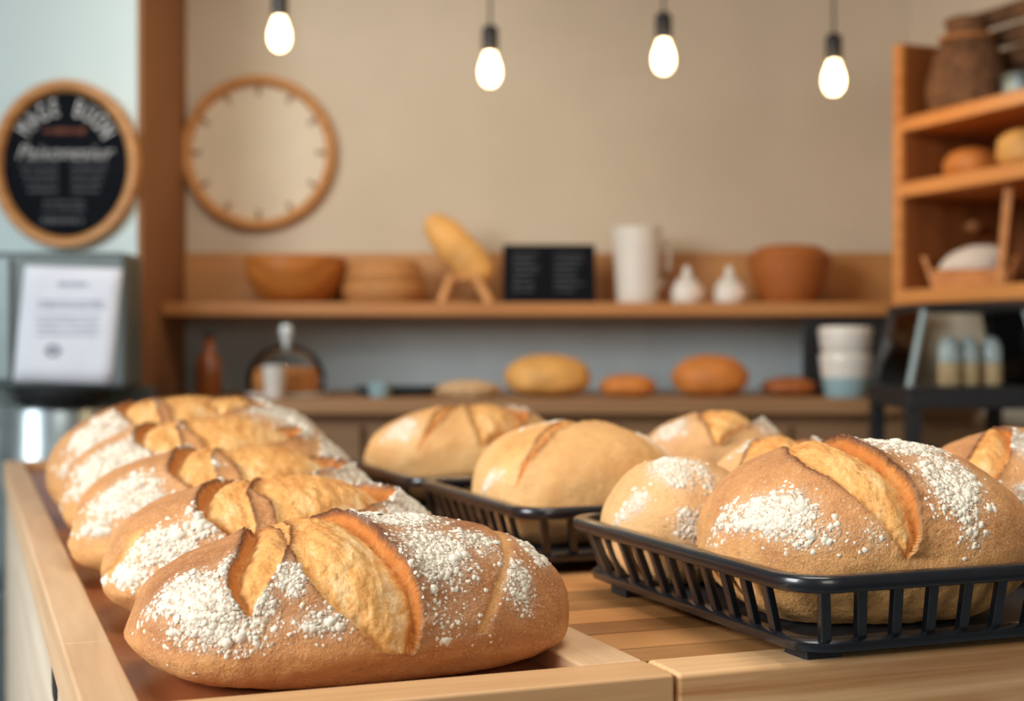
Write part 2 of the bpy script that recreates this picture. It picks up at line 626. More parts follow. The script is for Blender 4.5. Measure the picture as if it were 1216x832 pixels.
    nz = fbm(v * 70 + off + 3, 4, .65) * .9 + fbm(v * 380 + off, 2) * .45
    fl = sstep(.42, .66, fm * 1.02 + nz * .62) * sstep(.06, .3, fm)
    dust = sstep(.03, .8, fm) * .46
    fl = np.maximum(fl, dust) * (1 - nofl) * (c > -.35)
    flv = np.where(open_ > .5, fl * 0, fl)
    disp += (.0006 + .0006 * fbm(v * 420 + off, 2)) * sstep(.3, .8, flv)
    v2 = v + N * disp[:, None]
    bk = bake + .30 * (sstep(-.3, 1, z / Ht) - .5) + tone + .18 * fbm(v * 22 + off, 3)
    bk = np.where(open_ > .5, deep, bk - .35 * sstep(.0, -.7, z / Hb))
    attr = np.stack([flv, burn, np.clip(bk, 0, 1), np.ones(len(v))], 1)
    fo = open_[f].mean(1) > .5
    cr = f[~fo]
    ids, inv = np.unique(cr.ravel(), return_inverse=True)
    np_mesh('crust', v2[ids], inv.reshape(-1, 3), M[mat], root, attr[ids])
    if fo.any():
        cf = f[fo]
        ids, inv = np.unique(cf.ravel(), return_inverse=True)
        oc = np_mesh('score_opening', v2[ids], inv.reshape(-1, 3), M['crumb'], root, attr[ids])
        tag(oc, label='golden torn opening where the crust was scored')
    if flakes and len(flour):
        pr = (sstep(.25, .8, fm) * (.12 + sstep(-.12, .3, nz)) + .10 * sstep(.05, .4, fm)) * (open_ < .5) * (1 - nofl) * (c > -.3)
        if pr.sum() > 0:
            idx = rs.choice(len(v), flakes, p=pr / pr.sum())
            q, nn = v2[idx], normals(v2, f)[idx]
            t1 = np.cross(nn, rs.normal(size=nn.shape)); t1 /= np.linalg.norm(t1, axis=1)[:, None]
            t2 = np.cross(nn, t1)
            rad = flake_r * np.exp(rs.normal(0, .48, flakes))
            S = 7
            ang = np.linspace(0, 2 * PI, S, endpoint=False)[None] + rs.uniform(0, 1, (flakes, 1))
            rr = rad[:, None] * rs.uniform(.55, 1.35, (flakes, S))
            ring = lambda sc, h: q[:, None] + t1[:, None] * (rr * sc * np.cos(ang))[:, :, None] + t2[:, None] * (rr * sc * np.sin(ang))[:, :, None] + nn[:, None] * (h * rad)[:, None, None]
            A, B = ring(1, -.15), ring(.66, .26)
            C = (q + nn * (.30 * rad)[:, None])[:, None]
            vv = np.concatenate([A, B, C], 1).reshape(-1, 3)
            base = (np.arange(flakes) * (2 * S + 1))[:, None]
            fs = []
            for s_ in range(S):
                t_ = (s_ + 1) % S
                fs += [[s_, t_, S + t_], [s_, S + t_, S + s_], [S + s_, S + t_, 2 * S]]
            ff = (base[:, :, None] + np.array(fs)[None]).reshape(-1, 3)
            fo_ = np_mesh('flour_flakes', vv, ff, M['flour'], root)
            tag(fo_, label='scattered white flour flakes', kind='stuff')
    return root


# ------------------------------------------------------------------ display counter frame (turned 20.9 degrees)
ANG = math.radians(20.9)
RD = Vector((math.cos(ANG), math.sin(ANG), 0))        # along the counter front
DD = Vector((-math.sin(ANG), math.cos(ANG), 0))       # into the counter
O = Vector((.1014, .880, 0))
TOP = .920                                             # rail and slat level
FLR = .906                                             # floor of the tray


def C(u, v, z=0.0):
    p = O + RD * u + DD * v
    return Vector((p.x, p.y, z))


# --- wooden bread bin on the left
bin_ = thing('bread_bin', 'long pale wooden bread bin with raised rails, holding a row of floured loaves', 'bin', (O.x, O.y, 0), ANG)
BL = 1.95
MB().box(-.350, -.317, .2325, BL, .878, TOP).build('rail', M['tray_wood_y'], bin_, bevel=.0025)
MB().box(-.350, -.317, -.02, .2298, .878, TOP).build('rail', M['tray_wood_y'], bin_, bevel=.0025)
MB().box(-.0445, -.0005, .044, BL, .878, TOP).build('rail', M['tray_wood_y'], bin_, bevel=.0025)
MB().box(-.3165, -.0005, 0, .0435, .85, TOP).build('rail', M['tray_wood_x'], bin_, bevel=.0025)
MB().box(-.3165, -.045, BL - .03, BL, .85, TOP).build('rail', M['tray_wood_x'], bin_, bevel=.0025)
MB().box(-.3165, -.045, .044, BL - .031, FLR - .02, FLR).build('floor_board', M['tray_floor'], bin_)
sp = MB().box(-.346, -.325, 0.0, BL - .004, .12, .8775).build('side_panel', M['side_wood'], bin_, bevel=.002)
MB().box(-.325, -.02, .004, .024, .12, .8495).build('front_panel', M['side_wood'], bin_, bevel=.002)
MB().box(-.020, -.001, .004, BL - .004, .12, .8775).build('side_panel', M['side_wood'], bin_, bevel=.002)
for (u, v) in ((-.335, .03), (-.335, BL - .06), (-.035, .03), (-.035, BL - .06)):
    MB().box(u - .012, u + .03, v - .02, v + .03, 0, .12).build('leg', M['side_wood'], bin_, bevel=.002)
hs = MB()
pts = []
for k in range(24):
    a = 2 * PI * k / 24
    pts.append((.372 + .020 * math.cos(a) + .012 * (1 if math.cos(a) > 0 else -1), .868 + .014 * math.sin(a) - .006))
hs.add([(-.3472, p[0], p[1]) for p in pts] + [(-.3455, p[0], p[1]) for p in pts],
       [tuple(range(24)), tuple(range(47, 23, -1))] + [(k, (k + 1) % 24, 24 + (k + 1) % 24, 24 + k) for k in range(24)])
tag(hs.build('handle_slot', M['slot'], sp), label='dark oval hand slot')

# --- slatted display counter on the right
ctr = thing('display_counter', 'slatted wooden display counter carrying the black bread baskets', 'counter', (O.x, O.y, 0), ANG)
CW, CD = 1.25, 1.45
mb = MB(); tint = []
v = .047
rs = random.Random(11)
while v < CD - .01:
    w = .040 if rs.random() < .6 else .052
    w = min(w, CD - v)
    mb.box(.001, CW, v, v + w - .0022, TOP - .024, TOP - .002)
    g = rs.choice([1.06, .96, .86, .70, .52, 1.08, .78])
    tint += [(g, g * (.97 + .03 * g), g * (.90 + .1 * g), 1)] * 6
    v += w
sl = mb.build('slatted_top', M['slats'], ctr)
ca = sl.data.color_attributes.new('tint', 'FLOAT_COLOR', 'CORNER')
i = 0
for pz in sl.data.polygons:
    for li in pz.loop_indices:
        ca.data[li].color = tint[pz.index]
MB().box(.001, CW, 0, .045, .845, TOP).build('front_board', M['fascia'], ctr, bevel=.004, seg=3)
MB().box(.001, CW, .047, CD, .80, TOP - .0245).build('top_frame', M['body_wood'], ctr)
MB().box(.001, CW, .012, .032, .10, .8445).build('front_panel', M['body_wood'], ctr, bevel=.002)
MB().box(CW - .02, CW, .034, CD, .10, .7995).build('side_panel', M['body_wood'], ctr)
MB().box(.001, .02, .034, CD, .10, .7995).build('side_panel', M['body_wood'], ctr)
for (u, v) in ((.004, .04), (CW - .05, .04), (.004, CD - .05), (CW - .05, CD - .05)):
    MB().box(u, u + .045, v - .02, v + .025, 0, .10).build('leg', M['body_wood'], ctr)

# ------------------------------------------------------------------ black baskets
def make_basket(label, u, v, w, d, z=TOP - .002, h=.047, flare=.013):
    p = C(u, v, z)
    t = thing('bread_basket', label, 'basket', p, ANG, 'black slatted bread baskets')
    zb = .0115
    # base plate with slits and its thick outer rail
    mb = MB()
    mb.sweep(rrect(0, w, 0, d, .022, zb + .004), [(-.005, -.004), (.005, -.004), (.0065, -.001), (.0065, .002), (.004, .004), (-.005, .004)], closed=True)
    mb.build('base_rail', M['black'], t, smooth=True)
    mb = MB()
    mb.add(rrect(.004, w - .004, .004, d - .004, .02, zb - .001) + rrect(.004, w - .004, .004, d - .004, .02, zb + .003),
           [tuple(range(27, -1, -1)), tuple(range(28, 56))] + [(k, (k + 1) % 28, 28 + (k + 1) % 28, 28 + k) for k in range(28)])
    mb.build('base_plate', M['black_matte'], t)
    mb = MB()
    mb.sweep(rrect(-flare, w + flare, -flare, d + flare, .026, zb + h - .002, 8),
             [(.0065 * math.copysign(abs(math.cos(a)) ** .6, math.cos(a)), .0056 * math.copysign(abs(math.sin(a)) ** .6, math.sin(a))) for a in [2 * PI * k / 16 for k in range(16)]], closed=True)
    mb.build('rim', M['black'], t, smooth=True)

    def bar(x0, y0, x1, y1, along_x):
        mb = MB()
        a, b = (.0038, .003) if along_x else (.003, .0038)
        bot = [(x0 - a, y0 - b, zb + .006), (x0 + a, y0 - b, zb + .006), (x0 + a, y0 + b, zb + .006), (x0 - a, y0 + b, zb + .006)]
        top = [(x1 - a, y1 - b, zb + h - .004), (x1 + a, y1 - b, zb + h - .004), (x1 + a, y1 + b, zb + h - .004), (x1 - a, y1 + b, zb + h - .004)]
        mb.quadbox(bot, top).build('bar', M['black'], t, bevel=.0012)
    nx = int(round(w / .0275)); ny = int(round(d / .0275))
    for i in range(nx + 1):
        x = .012 + (w - .024) * i / nx
        lean_ = (x - w / 2) / (w / 2)
        bar(x, 0, x + .010 * lean_, -flare, True)
        bar(x, d, x + .010 * lean_, d + flare, True)
    for i in range(1, ny):
        y = .012 + (d - .024) * i / ny
        lean_ = (y - d / 2) / (d / 2)
        bar(0, y, -flare, y + .010 * lean_, False)
        bar(w, y, w + flare, y + .010 * lean_, False)
    for (fx, fy) in ((.026, .035), (w - .026, .035), (.02, d - .04), (w - .02, d - .04)):
        MB().box(fx - .014, fx + .014, fy - .014, fy + .014, 0, zb).build('foot', M['black_matte'], t, bevel=.002)
    return t


def uv(x, y_depth):
    """counter coordinates of a point seen in photo column x at depth y_depth"""
    p = Vector((XX(x, y_depth), y_depth, 0)) - O
    return p.dot(RD), p.dot(DD)


b1 = uv(960, .895)
make_basket('black slatted basket at the front right holding the large floured round loaf', b1[0], b1[1], .47, .335)
b2 = uv(635, 1.278)
make_basket('black slatted basket in the middle, beneath the smooth unfloured loaf', b2[0], b2[1], .44, .285)
b3 = (b2[0] - .004, b2[1] + .325)
make_basket('rearmost black slatted basket, behind the middle one, beneath a two-lobed loaf', b3[0], b3[1], .40, .27)
BZ = TOP - .002 + .015

# ------------------------------------------------------------------ loaves in the bin
CUT_MAIN = dict(pts=[(-9, .225, .235), (-3, .13, .262), (11, .01, .285), (26, -.13, .272), (42, -.23, .215), (60, -.29, .11), (90, -.34, .0), (128, -.5, -.24), (146, -.46, -.44)], depth=.0085, lip=.007, swell=.006)
CUT_SIDE = dict(pts=[(20, -.44, -.43), (36, -.53, -.37), (48, -.54, -.32), (65, -.50, -.29), (90, -.50, -.30), (120, -.52, -.40), (130, -.48, -.47)], depth=.008, lip=.005, ear='l', swell=.003)
SCORE = dict(pts=[(4, .545, .55), (20, .60, .606), (45, .68, .69), (70, .70, .71), (110, .66, .67)], depth=.0022, score=True)


def shift(cut, dx=0.0, sc=1.0, dphi=0.0, **kw):
    c2 = dict(cut); c2.update(kw)
    c2['pts'] = [(p[0] + dphi, p[1] * sc + dx, p[2] * sc + dx) for p in cut['pts']]
    return c2


G1 = 'floured loaves in the wooden bin'
FL1 = [(-.54, 22, .20, 20, 1.08), (-.72, 44, .15, 20, 1.0), (-.5, 50, .10, 16, .8), (-.27, 38, .07, 11, .95), (-.12, 15, .15, 9, .72), (-.55, 4, .2, 9, .5),
       (.36, 50, .17, 22, 1.05), (.22, 84, .22, 16, 1.0), (.55, 58, .14, 14, .8), (.72, 30, .09, 18, .95), (.84, 62, .08, 20, .8), (.4, 12, .3, 18, .36), (-.6, -34, .2, 8, .5)]
c = C(-.1635, .157)
make_loaf('frontmost loaf in the wooden bin, wide golden split over a brown floured crust', (c.x, c.y, FLR), ANG, .294, .2, .1035, 5,
          [CUT_MAIN, CUT_SIDE, SCORE], FL1, 8, bake=.60, flakes=3200, group=G1, lean=.06, tuck=.13)
CUT_2 = dict(pts=[(26, .05, .06), (38, -.02, .30), (52, -.06, .58), (66, -.16, .66), (95, -.2, .62), (120, -.1, .45), (140, .1, .12)], depth=.012, lip=.006, swell=.006, ear='r')
CUT_3 = dict(pts=[(24, -.20, -.19), (36, -.34, -.14), (50, -.46, -.17), (64, -.46, -.2), (90, -.42, -.15), (115, -.3, -.1), (130, -.2, -.18)], depth=.010, lip=.005, swell=.003, ear='l')
FL2 = [(-.62, 30, .16, 16, 1.0), (-.38, 44, .14, 13, 1.0), (-.8, 14, .12, 14, .8), (-.45, 12, .2, 10, .55), (.7, 50, .2, 26, .95), (.3, 108, .5, 14, .9)]
c = C(-.1655, .385)
make_loaf('second loaf from the front of the wooden bin, low wide opening along its crest', (c.x, c.y, FLR), ANG + .03, .293, .19, .112, 12,
          [CUT_2, CUT_3, dict(pts=[(8, -.955, -.95), (30, -.93, -.90), (55, -.80, -.75)], depth=.004, score=True)], FL2, 8, bake=.40, flakes=2000, group=G1, tuck=.13, flake_r=.0013)
FL3 = [(-.62, 40, .2, 20, 1.1), (-.45, 24, .14, 16, .95), (-.8, 20, .12, 12, .8), (.7, 60, .25, 22, 1.0), (.1, 106, .6, 12, 1.0), (-.15, 58, .07, 8, .9)]
c = C(-.170, .597)
make_loaf('third loaf from the front of the wooden bin, thickly floured left shoulder', (c.x, c.y, FLR), ANG - .02, .304, .2, .1245, 23,
          [shift(CUT_2, .08, 1.0, 4), shift(CUT_3, .04, .9, 2)], FL3, 7, bake=.34, flakes=900, group=G1, tuck=.14, flake_r=.0016)
FL4 = [(-.6, 44, .24, 24, 1.15), (-.4, 26, .14, 14, .9), (-.8, 25, .12, 12, .8), (.5, 74, .5, 15, 1.2), (.8, 50, .15, 20, .9)]
c = C(-.155, .815)
make_loaf('fourth loaf from the front of the wooden bin, long white flour streak on top', (c.x, c.y, FLR), ANG, .33, .2, .142, 31,
          [shift(CUT_2, -.02, .95, 2), shift(CUT_3, -.04, 1.0, 6), SCORE], FL4, 7, bake=.32, flakes=900, group=G1, tuck=.16, flake_r=.0018)
FL5 = [(-.62, 46, .2, 24, 1.1), (-.35, 64, .1, 14, .8), (.1, 88, .2, 14, 1.0), (.6, 64, .3, 20, 1.1), (-.78, 20, .1, 14, .7)]
c = C(-.143, 1.04)
make_loaf('rearmost and largest floured loaf in the wooden bin', (c.x, c.y, FLR), ANG, .355, .22, .163, 44,
          [shift(CUT_2, -.12, .8, 6), shift(CUT_3, -.1, .9, 10), dict(pts=[(50, .2, .21), (62, .1, .5), (75, .15, .5), (85, .3, .31)], depth=.008, lip=.004)], FL5, 7, bake=.36, flakes=900, group=G1, tuck=.18, flake_r=.0019)

# ------------------------------------------------------------------ loaves in the baskets
G2 = 'loaves in the black baskets'
CUT_B = dict(pts=[(2, .285, .295), (14, .19, .345), (28, .05, .335), (43, -.12, .27), (60, -.32, .13), (80, -.44, -.03), (108, -.5, -.2), (134, -.42, -.4)], depth=.0085, lip=.006, swell=.006)
FLB = [(-.42, 30, .17, 17, 1.08), (-.62, 36, .15, 18, .72), (-.25, 16, .22, 11, .55), (.1, 14, .1, 9, .5), (.52, 46, .20, 24, 1.0), (.3, 76, .26, 16, .95), (.62, 16, .1, 12, .6), (-.9, 10, .06, 8, .8), (-.78, 50, .1, 14, .5)]
b = uv(1021, 1.03)
c = C(*b)
make_loaf('large round loaf at the front of the right basket, golden split and white flour', (c.x, c.y, BZ), ANG * .4, .231, .205, .1265, 52,
          [CUT_B], FLB, 8, bake=.40, flakes=2200, group=G2, belly=.42, tuck=.16, flake_r=.0011, mat='crust')
c = C(*uv(808, 1.172))
make_loaf('small pale bun with a white flour cap, left of the large round loaf', (c.x, c.y, BZ), ANG, .128, .125, .1035, 61,
          [], [(-.1, 66, .26, 24, 1.3), (-.6, 48, .16, 18, 1.0), (.15, 12, .2, 13, 1.1), (.3, 55, .18, 22, .7)], 7, bake=.30, flakes=350, group=G2, belly=.42, tuck=.14, mat='crust_pale', blunt=2.1)
CUT_S = dict(pts=[(40, -.1, -.08), (52, -.55, .3), (72, -.6, .36), (100, -.5, .3), (125, -.1, .0)], depth=.008, lip=.006, swell=.006)
c = C(*uv(935, 1.27))
make_loaf('small scored bun half hidden behind the large round loaf', (c.x, c.y, BZ), ANG, .15, .135, .112, 71,
          [CUT_S], [(.5, 70, .3, 28, 1.0), (-.3, 98, .5, 12, .8)], 7, bake=.34, flakes=250, group=G2, belly=.4, tuck=.14, mat='crust_pale')
c = C(*uv(1225, 1.215))
make_loaf('floured loaf at the right edge, behind the large round loaf', (c.x, c.y, BZ), ANG, .205, .17, .1245, 83,
          [dict(pts=[(28, -.62, -.6), (40, -.75, -.28), (60, -.72, -.2), (85, -.55, -.2), (110, -.4, -.38)], depth=.009, lip=.005, swell=.006)],
          [(.0, 60, .2, 30, 1.1), (.1, 20, .3, 16, .8), (.5, 50, .3, 30, .8)], 7, bake=.42, flakes=450, group=G2, belly=.42, tuck=.14, mat='crust')
c = C(*uv(681, 1.425))
make_loaf('smooth unfloured tan loaf in the middle black basket', (c.x, c.y, BZ), ANG, .197, .165, .121, 95,
          [dict(pts=[(12, -.60, -.59), (35, -.52, -.46), (60, -.36, -.22), (80, -.2, .2), (100, -.1, .5), (125, .2, .22)], depth=.007, lip=.004, swell=.0),
           dict(pts=[(40, .86, .87), (60, .72, .78), (80, .55, .62)], depth=.004, score=True)],
          [(-.85, 44, .08, 20, .8), (-.1, 100, .5, 8, .7), (.8, 70, .14, 20, .9)], 7, bake=.34, flakes=150, group=G2, belly=.4, tuck=.12, mat='crust_plain', lump=.02, blunt=2.5)
c = C(*uv(850, 1.60))
make_loaf('scored loaf at the back right of the middle black basket', (c.x, c.y, BZ), ANG, .185, .15, .121, 101,
          [shift(CUT_2, -.05, 1.0, 8, depth=.008)], [(.55, 70, .3, 24, 1.1), (-.6, 80, .2, 24, 1.0), (-.8, 50, .15, 20, .8)], 7, bake=.44, flakes=200, group=G2, belly=.4, tuck=.12, mat='crust_pale')
c = C(*uv(556, 1.81))
make_loaf('two-lobed scored loaf in the rearmost black basket', (c.x, c.y, BZ), ANG, .262, .17, .1225, 113,
          [dict(pts=[(18, -.52, -.51), (40, -.42, -.36), (60, -.35, -.2), (85, -.2, .0), (120, -.1, -.08)], depth=.012, lip=.003, swell=.0),
           dict(pts=[(20, .12, .13), (40, .06, .5), (60, .0, .62), (85, -.05, .55), (115, .1, .12)], depth=.012, lip=.006, swell=.006)],
          [(-.66, 58, .16, 24, 1.1), (.55, 86, .3, 18, 1.1)], 7, bake=.36, flakes=250, group=G2, belly=.4, tuck=.12, mat='crust_plain')

# ------------------------------------------------------------------ room
WY = 3.70
PX = XX(169, 3.26)                                     # right edge of the left wall
struct('floor', MB().box(-4, 3.2, -1.2, WY + .1, -.1, 0), M['floor'])
struct('wall_back', MB().box(PX - .02, 3.2, WY, WY + .12, 0, 2.7), M['wall'])
struct('wall_left', MB().box(-2.6, PX - .012, 3.26, WY + .12, 0, 2.7), M['wall_cool'])
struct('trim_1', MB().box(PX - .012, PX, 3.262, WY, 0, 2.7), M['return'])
struct('ceiling', MB().box(-2.6, 3.2, 1.9, WY + .12, 2.7, 2.8), M['ceiling'])
wr = MB()
wo = Vector((XX(1067, 3.2), 3.2, 0)) + RD * .335
wp, wq = wo + DD * .56, wo - DD * 2.3
wr.quadbox([wq, wq + RD * .1, wp + RD * .1, wp], [p + Vector((0, 0, 2.7)) for p in (wq, wq + RD * .1, wp + RD * .1, wp)])
struct('wall_right', wr, M['wall'])
struct('trim_2', MB().box(PX + .001, 1.03, WY - .012, WY, 1.02, ZZ(368, WY)), M['grey_wall'])        # grey splash behind the work top

# --- upper wall shelf with its back board
SY = 3.43
SZ = ZZ(359, SY)
sh = thing('wall_shelf', 'long honey wood wall shelf with a tall back board', 'shelf', (0, 0, 0))
XR = XX(1092, SY)
MB().box(PX + .002, XR, SY, WY - .013, SZ - .032, SZ).build('board', M['shelf_wood'], sh, bevel=.003)
MB().box(PX + .002, XR + .05, WY - .03, WY - .0125, SZ + .0005, ZZ(300, WY - .03)).build('back_board', M['splash_wood'], sh, bevel=.003)

# --- lower work top
KZ = ZZ(474, 3.12)
KX = 1.03
kc = thing('work_counter', 'long brown wooden work counter along the back wall', 'counter', (0, 0, 0))
MB().box(-.803, KX, 3.12, WY - .0125, KZ - .034, KZ).build('worktop', M['counter_wood'], kc, bevel=.004)
MB().box(-.803, KX, 3.17, WY - .02, .1, KZ - .0345).build('carcass', M['panel_wood'], kc)
for i in range(4):
    x0 = -.79 + i * .475
    d_ = MB().box(x0, x0 + .455, 3.152, 3.1695, .14, KZ - .06).build('door', M['panel_wood'], kc, bevel=.003)
    MB().box(x0 + .2, x0 + .3, 3.138, 3.1515, KZ - .12, KZ - .105).build('handle', M['black_matte'], d_, bevel=.002)
MB().box(-.803, KX, 3.2, WY - .02, 0, .0995).build('plinth', M['black_matte'], kc)

# ------------------------------------------------------------------ round blank wall clock
CY = WY - .001
s = WY / F
t = thing('wall_clock', 'large round wall clock with a wooden rim and blank cream face without hands', 'clock', (XX(308, CY), CY, ZZ(182, CY)))
R_ = 92 * s
MB().lathe([(R_ - .030, 0), (R_, 0), (R_ + .001, -.012), (R_ - .006, -.034), (R_ - .014, -.037), (R_ - .023, -.032), (R_ - .028, -.012), (R_ - .030, 0)], 72, axis='y').build('rim', M['ring_wood'], t, smooth=True)
MB().lathe([(0.0001, -.010), (R_ - .026, -.010), (R_ - .026, -.001), (.0001, -.001)], 72, axis='y').build('face', M['clock_face'], t, smooth=True)
for k in range(12):
    a = k * PI / 6
    q = MB()
    rr = R_ * .80
    q.box(-.006, .006, -.0125, -.0102, -.012, .012)
    o = q.build('hour_mark', M['mark'], t)
    o.rotation_euler = (0, a, 0)
    o.location = (rr * math.sin(a), 0, rr * math.cos(a))

# ------------------------------------------------------------------ writing helpers
def text_mesh(body, size, shear=0.0, spacing=1.0, align='CENTER', bold=0.0):
    cu = bpy.data.curves.new('t', 'FONT')
    cu.body = body; cu.size = size; cu.shear = shear; cu.space_character = spacing
    cu.align_x = align; cu.align_y = 'CENTER'; cu.offset = bold; cu.extrude = .0006; cu.resolution_u = 3
    ob = bpy.data.objects.new('t', cu)
    COL.objects.link(ob)
    dg = bpy.context.evaluated_depsgraph_get()
    me = bpy.data.meshes.new_from_object(ob.evaluated_get(dg))
    vs = [tuple(v.co) for v in me.vertices]; fs = [tuple(p.vertices) for p in me.polygons]
    bpy.data.objects.remove(ob); bpy.data.curves.remove(cu); bpy.data.meshes.remove(me)
    return vs, fs


def put(mb, tm, cx, cz, y, rot=0.0, sx=1.0):
    """lay flat lettering on an upright board facing the room"""
    vs, fs = tm
    ca, sa = math.cos(rot), math.sin(rot)
    mb.add([(cx + x * sx * ca - yy * sa, y - z, cz + x * sx * sa + yy * ca) for x, yy, z in vs], fs)


def scribble(mb, x0, x1, z, h, y, rs, gap=.3):
    """a line of writing too blurred to read, as short uneven strokes"""
    x = x0
    while x < x1:
        w = rs.uniform(.5, 1.6) * h
        if x + w > x1: w = x1 - x
        hh = h * rs.uniform(.55, 1.0)
        mb.box(x, x + w, y - .0008, y, z - hh / 2, z + hh / 2)
        x += w + gap * h * rs.uniform(.6, 1.6)


# ------------------------------------------------------------------ oval chalkboard sign
GY = 3.259
s = GY / F
cx, cz = XX(80, GY), ZZ(196, GY)
t = thing('chalkboard_sign', 'round framed chalkboard sign with chalk lettering on the pale left wall', 'sign', (cx, GY, cz))
rx, rz_ = 88 * s, 100 * s
def oval(prof, seg=72):
    mb = MB(); vs = []; fs = []
    n = len(prof)
    for d, yy in prof:
        for k in range(seg):
            a = 2 * PI * k / seg
            vs.append(((rx - d) * math.cos(a), yy, (rz_ - d) * math.sin(a)))
    for i in range(n - 1):
        for k in range(seg):
            l = (k + 1) % seg
            fs.append((i * seg + k, i * seg + l, (i + 1) * seg + l, (i + 1) * seg + k))
    return mb.add(vs, fs), n, seg
mb, n_, sg = oval([(.030, -.002), (.0, -.002), (.0, -.022), (.006, -.030), (.014, -.031), (.022, -.026), (.029, -.012), (.030, -.002)])
mb.build('frame', M['ring_wood'], t, smooth=True)
mb, n_, sg = oval([(.027, -.003), (.027, -.014)])
mb.f.append(tuple(range(sg))); mb.f.append(tuple(range(2 * sg - 1, sg - 1, -1)))
mb.build('board', M['slate'], t)
yb = -.0145
word = 'MAGE BUON'
mbs = [MB(), MB()]
for i, ch in enumerate(word):
    if ch == ' ': continue
    a = math.radians(147 - 117 * i / (len(word) - 1))
    put(mbs[i > 4], text_mesh(ch, .056, bold=.0004), .1085 * math.cos(a), .0205 + .1085 * math.sin(a), yb, a - PI / 2, .56)
for q in mbs:
    q.build('arched_word', M['chalk'], t)
mb = MB(); rs = random.Random(4)
scribble(mb, -.050, .046, .076, .016, yb, rs, .1)
mb.build('rust_lettering', M['chalk_rust'], t)
mb = MB()
put(mb, text_mesh('Paisonesiur', .048, .35, 1.0, bold=-.0004), -.004, .026, yb)
mb.build('script_lettering', M['chalk'], t)
mb = MB()
for k in range(4):
    z_ = -.006 - .018 * k
    scribble(mb, -.104 + .006 * k, -.018, z_, .008, yb, rs)
    scribble(mb, .014, .096 - .006 * k, z_, .008, yb, rs)
for k in range(2):
    scribble(mb, -.05, .046, -.086 - .016 * k, .008, yb, rs)
scribble(mb, -.054, .04, -.128, .014, yb, rs)
mb.build('small_lettering', M['chalk_dim'], t)

# ------------------------------------------------------------------ drinks machine with a notice
QY = 3.0
x0, x1 = XX(-60, QY), XX(151, QY)
zt = ZZ(299, QY)
t = thing('steel_machine', 'grey steel machine at the left under the chalkboard sign', 'machine', (0, 0, 0))
zm = ZZ(462, QY)
MB().box(x0, x1, QY, QY + .13, zm, zt).build('housing', M['steel_dark'], t, bevel=.015, seg=4)
MB().box(x0 + .01, XX(14, QY), QY - .012, QY + .001, zm + .02, zt - .012).build('side_strip', M['steel_pale'], t, bevel=.004)
MB().lathe([(.001, 0), (.075, 0), (.092, .012), (.098, .03), (.098, .036), (.001, .036)], 40, (XX(68, QY), QY + .03, zm - .0365)).build('spout_ring', M['black_matte'], t, smooth=True)
dz0 = .62
MB().lathe([(.001, dz0), (.120, dz0), (.125, dz0 + .01), (.125, zm - .045), (.118, zm - .037), (.001, zm - .037)], 48, (XX(50, QY), QY + .08, 0)).build('drum', M['steel'], t, smooth=True)
MB().box(x0, x1 + .0, QY + .215, QY + .25, dz0, zm).build('back_column', M['steel_dark'], t, bevel=.006)
MB().box(x0 - .02, x1 + .0, QY - .06, QY + .25, 0, dz0).build('base_cabinet', M['steel_dark'], t, bevel=.008)
# notice
nt = thing('paper_notice', 'white printed paper notice on the front of the grey steel machine', 'notice', (XX(80, QY), QY - .0015, ZZ(385, QY)))
s = QY / F
def pq(px, py): return ((px - 80) * s, -(py - 385) * s)
mb = MB()
cor = [pq(16, 452), pq(133, 456), pq(146, 319), pq(30, 315)]
N_ = 8
vs = []
for j in range(N_ + 1):
    for i in range(N_ + 1):
        a, b = i / N_, j / N_
        px_ = (cor[0][0] * (1 - a) + cor[1][0] * a) * (1 - b) + (cor[3][0] * (1 - a) + cor[2][0] * a) * b
        pz_ = (cor[0][1] * (1 - a) + cor[1][1] * a) * (1 - b) + (cor[3][1] * (1 - a) + cor[2][1] * a) * b
        vs.append((px_, -.0012 - .0035 * math.sin(PI * a) * (1 - b), pz_))
fs = [(j * (N_ + 1) + i, j * (N_ + 1) + i + 1, (j + 1) * (N_ + 1) + i + 1, (j + 1) * (N_ + 1) + i) for j in range(N_) for i in range(N_)]
mb.add(vs, fs)
o = mb.build('sheet', M['paper'], nt, smooth=True)
so = o.modifiers.new('thick', 'SOLIDIFY'); so.thickness = .0004; so.offset = 1
rs = random.Random(9)
mb = MB()
a_, b_ = pq(70, 0)[0], pq(104, 0)[0]
scribble(mb, a_, b_, pq(0, 337)[1], .012, -.0055, rs, .2)
mb.build('printed_heading', M['ink_pale'], nt)
mb = MB()
for k, py in enumerate((358, 364)):
    scribble(mb, pq(46, 0)[0], pq(124, 0)[0], pq(0, py)[1], .006, -.0055, rs)
mb.build('printed_subheading', M['ink_pale'], nt)
mb = MB()
for k in range(4):
    scribble(mb, pq(44, 0)[0], pq(118, 0)[0], pq(0, 376 + 7 * k)[1], .0045, -.0055, rs)
mb.build('printed_lines', M['ink_pale'], nt)
mb = MB()
for k in range(7):
    a = 2 * PI * k / 7
    ex, ez = pq(64, 416)
    mb.box(ex + .012 * math.cos(a) - .005, ex + .012 * math.cos(a) + .005, -.0062, -.0052, ez + .010 * math.sin(a) - .0035, ez + .010 * math.sin(a) + .0035)
mb.build('printed_emblem', M['ink'], nt)

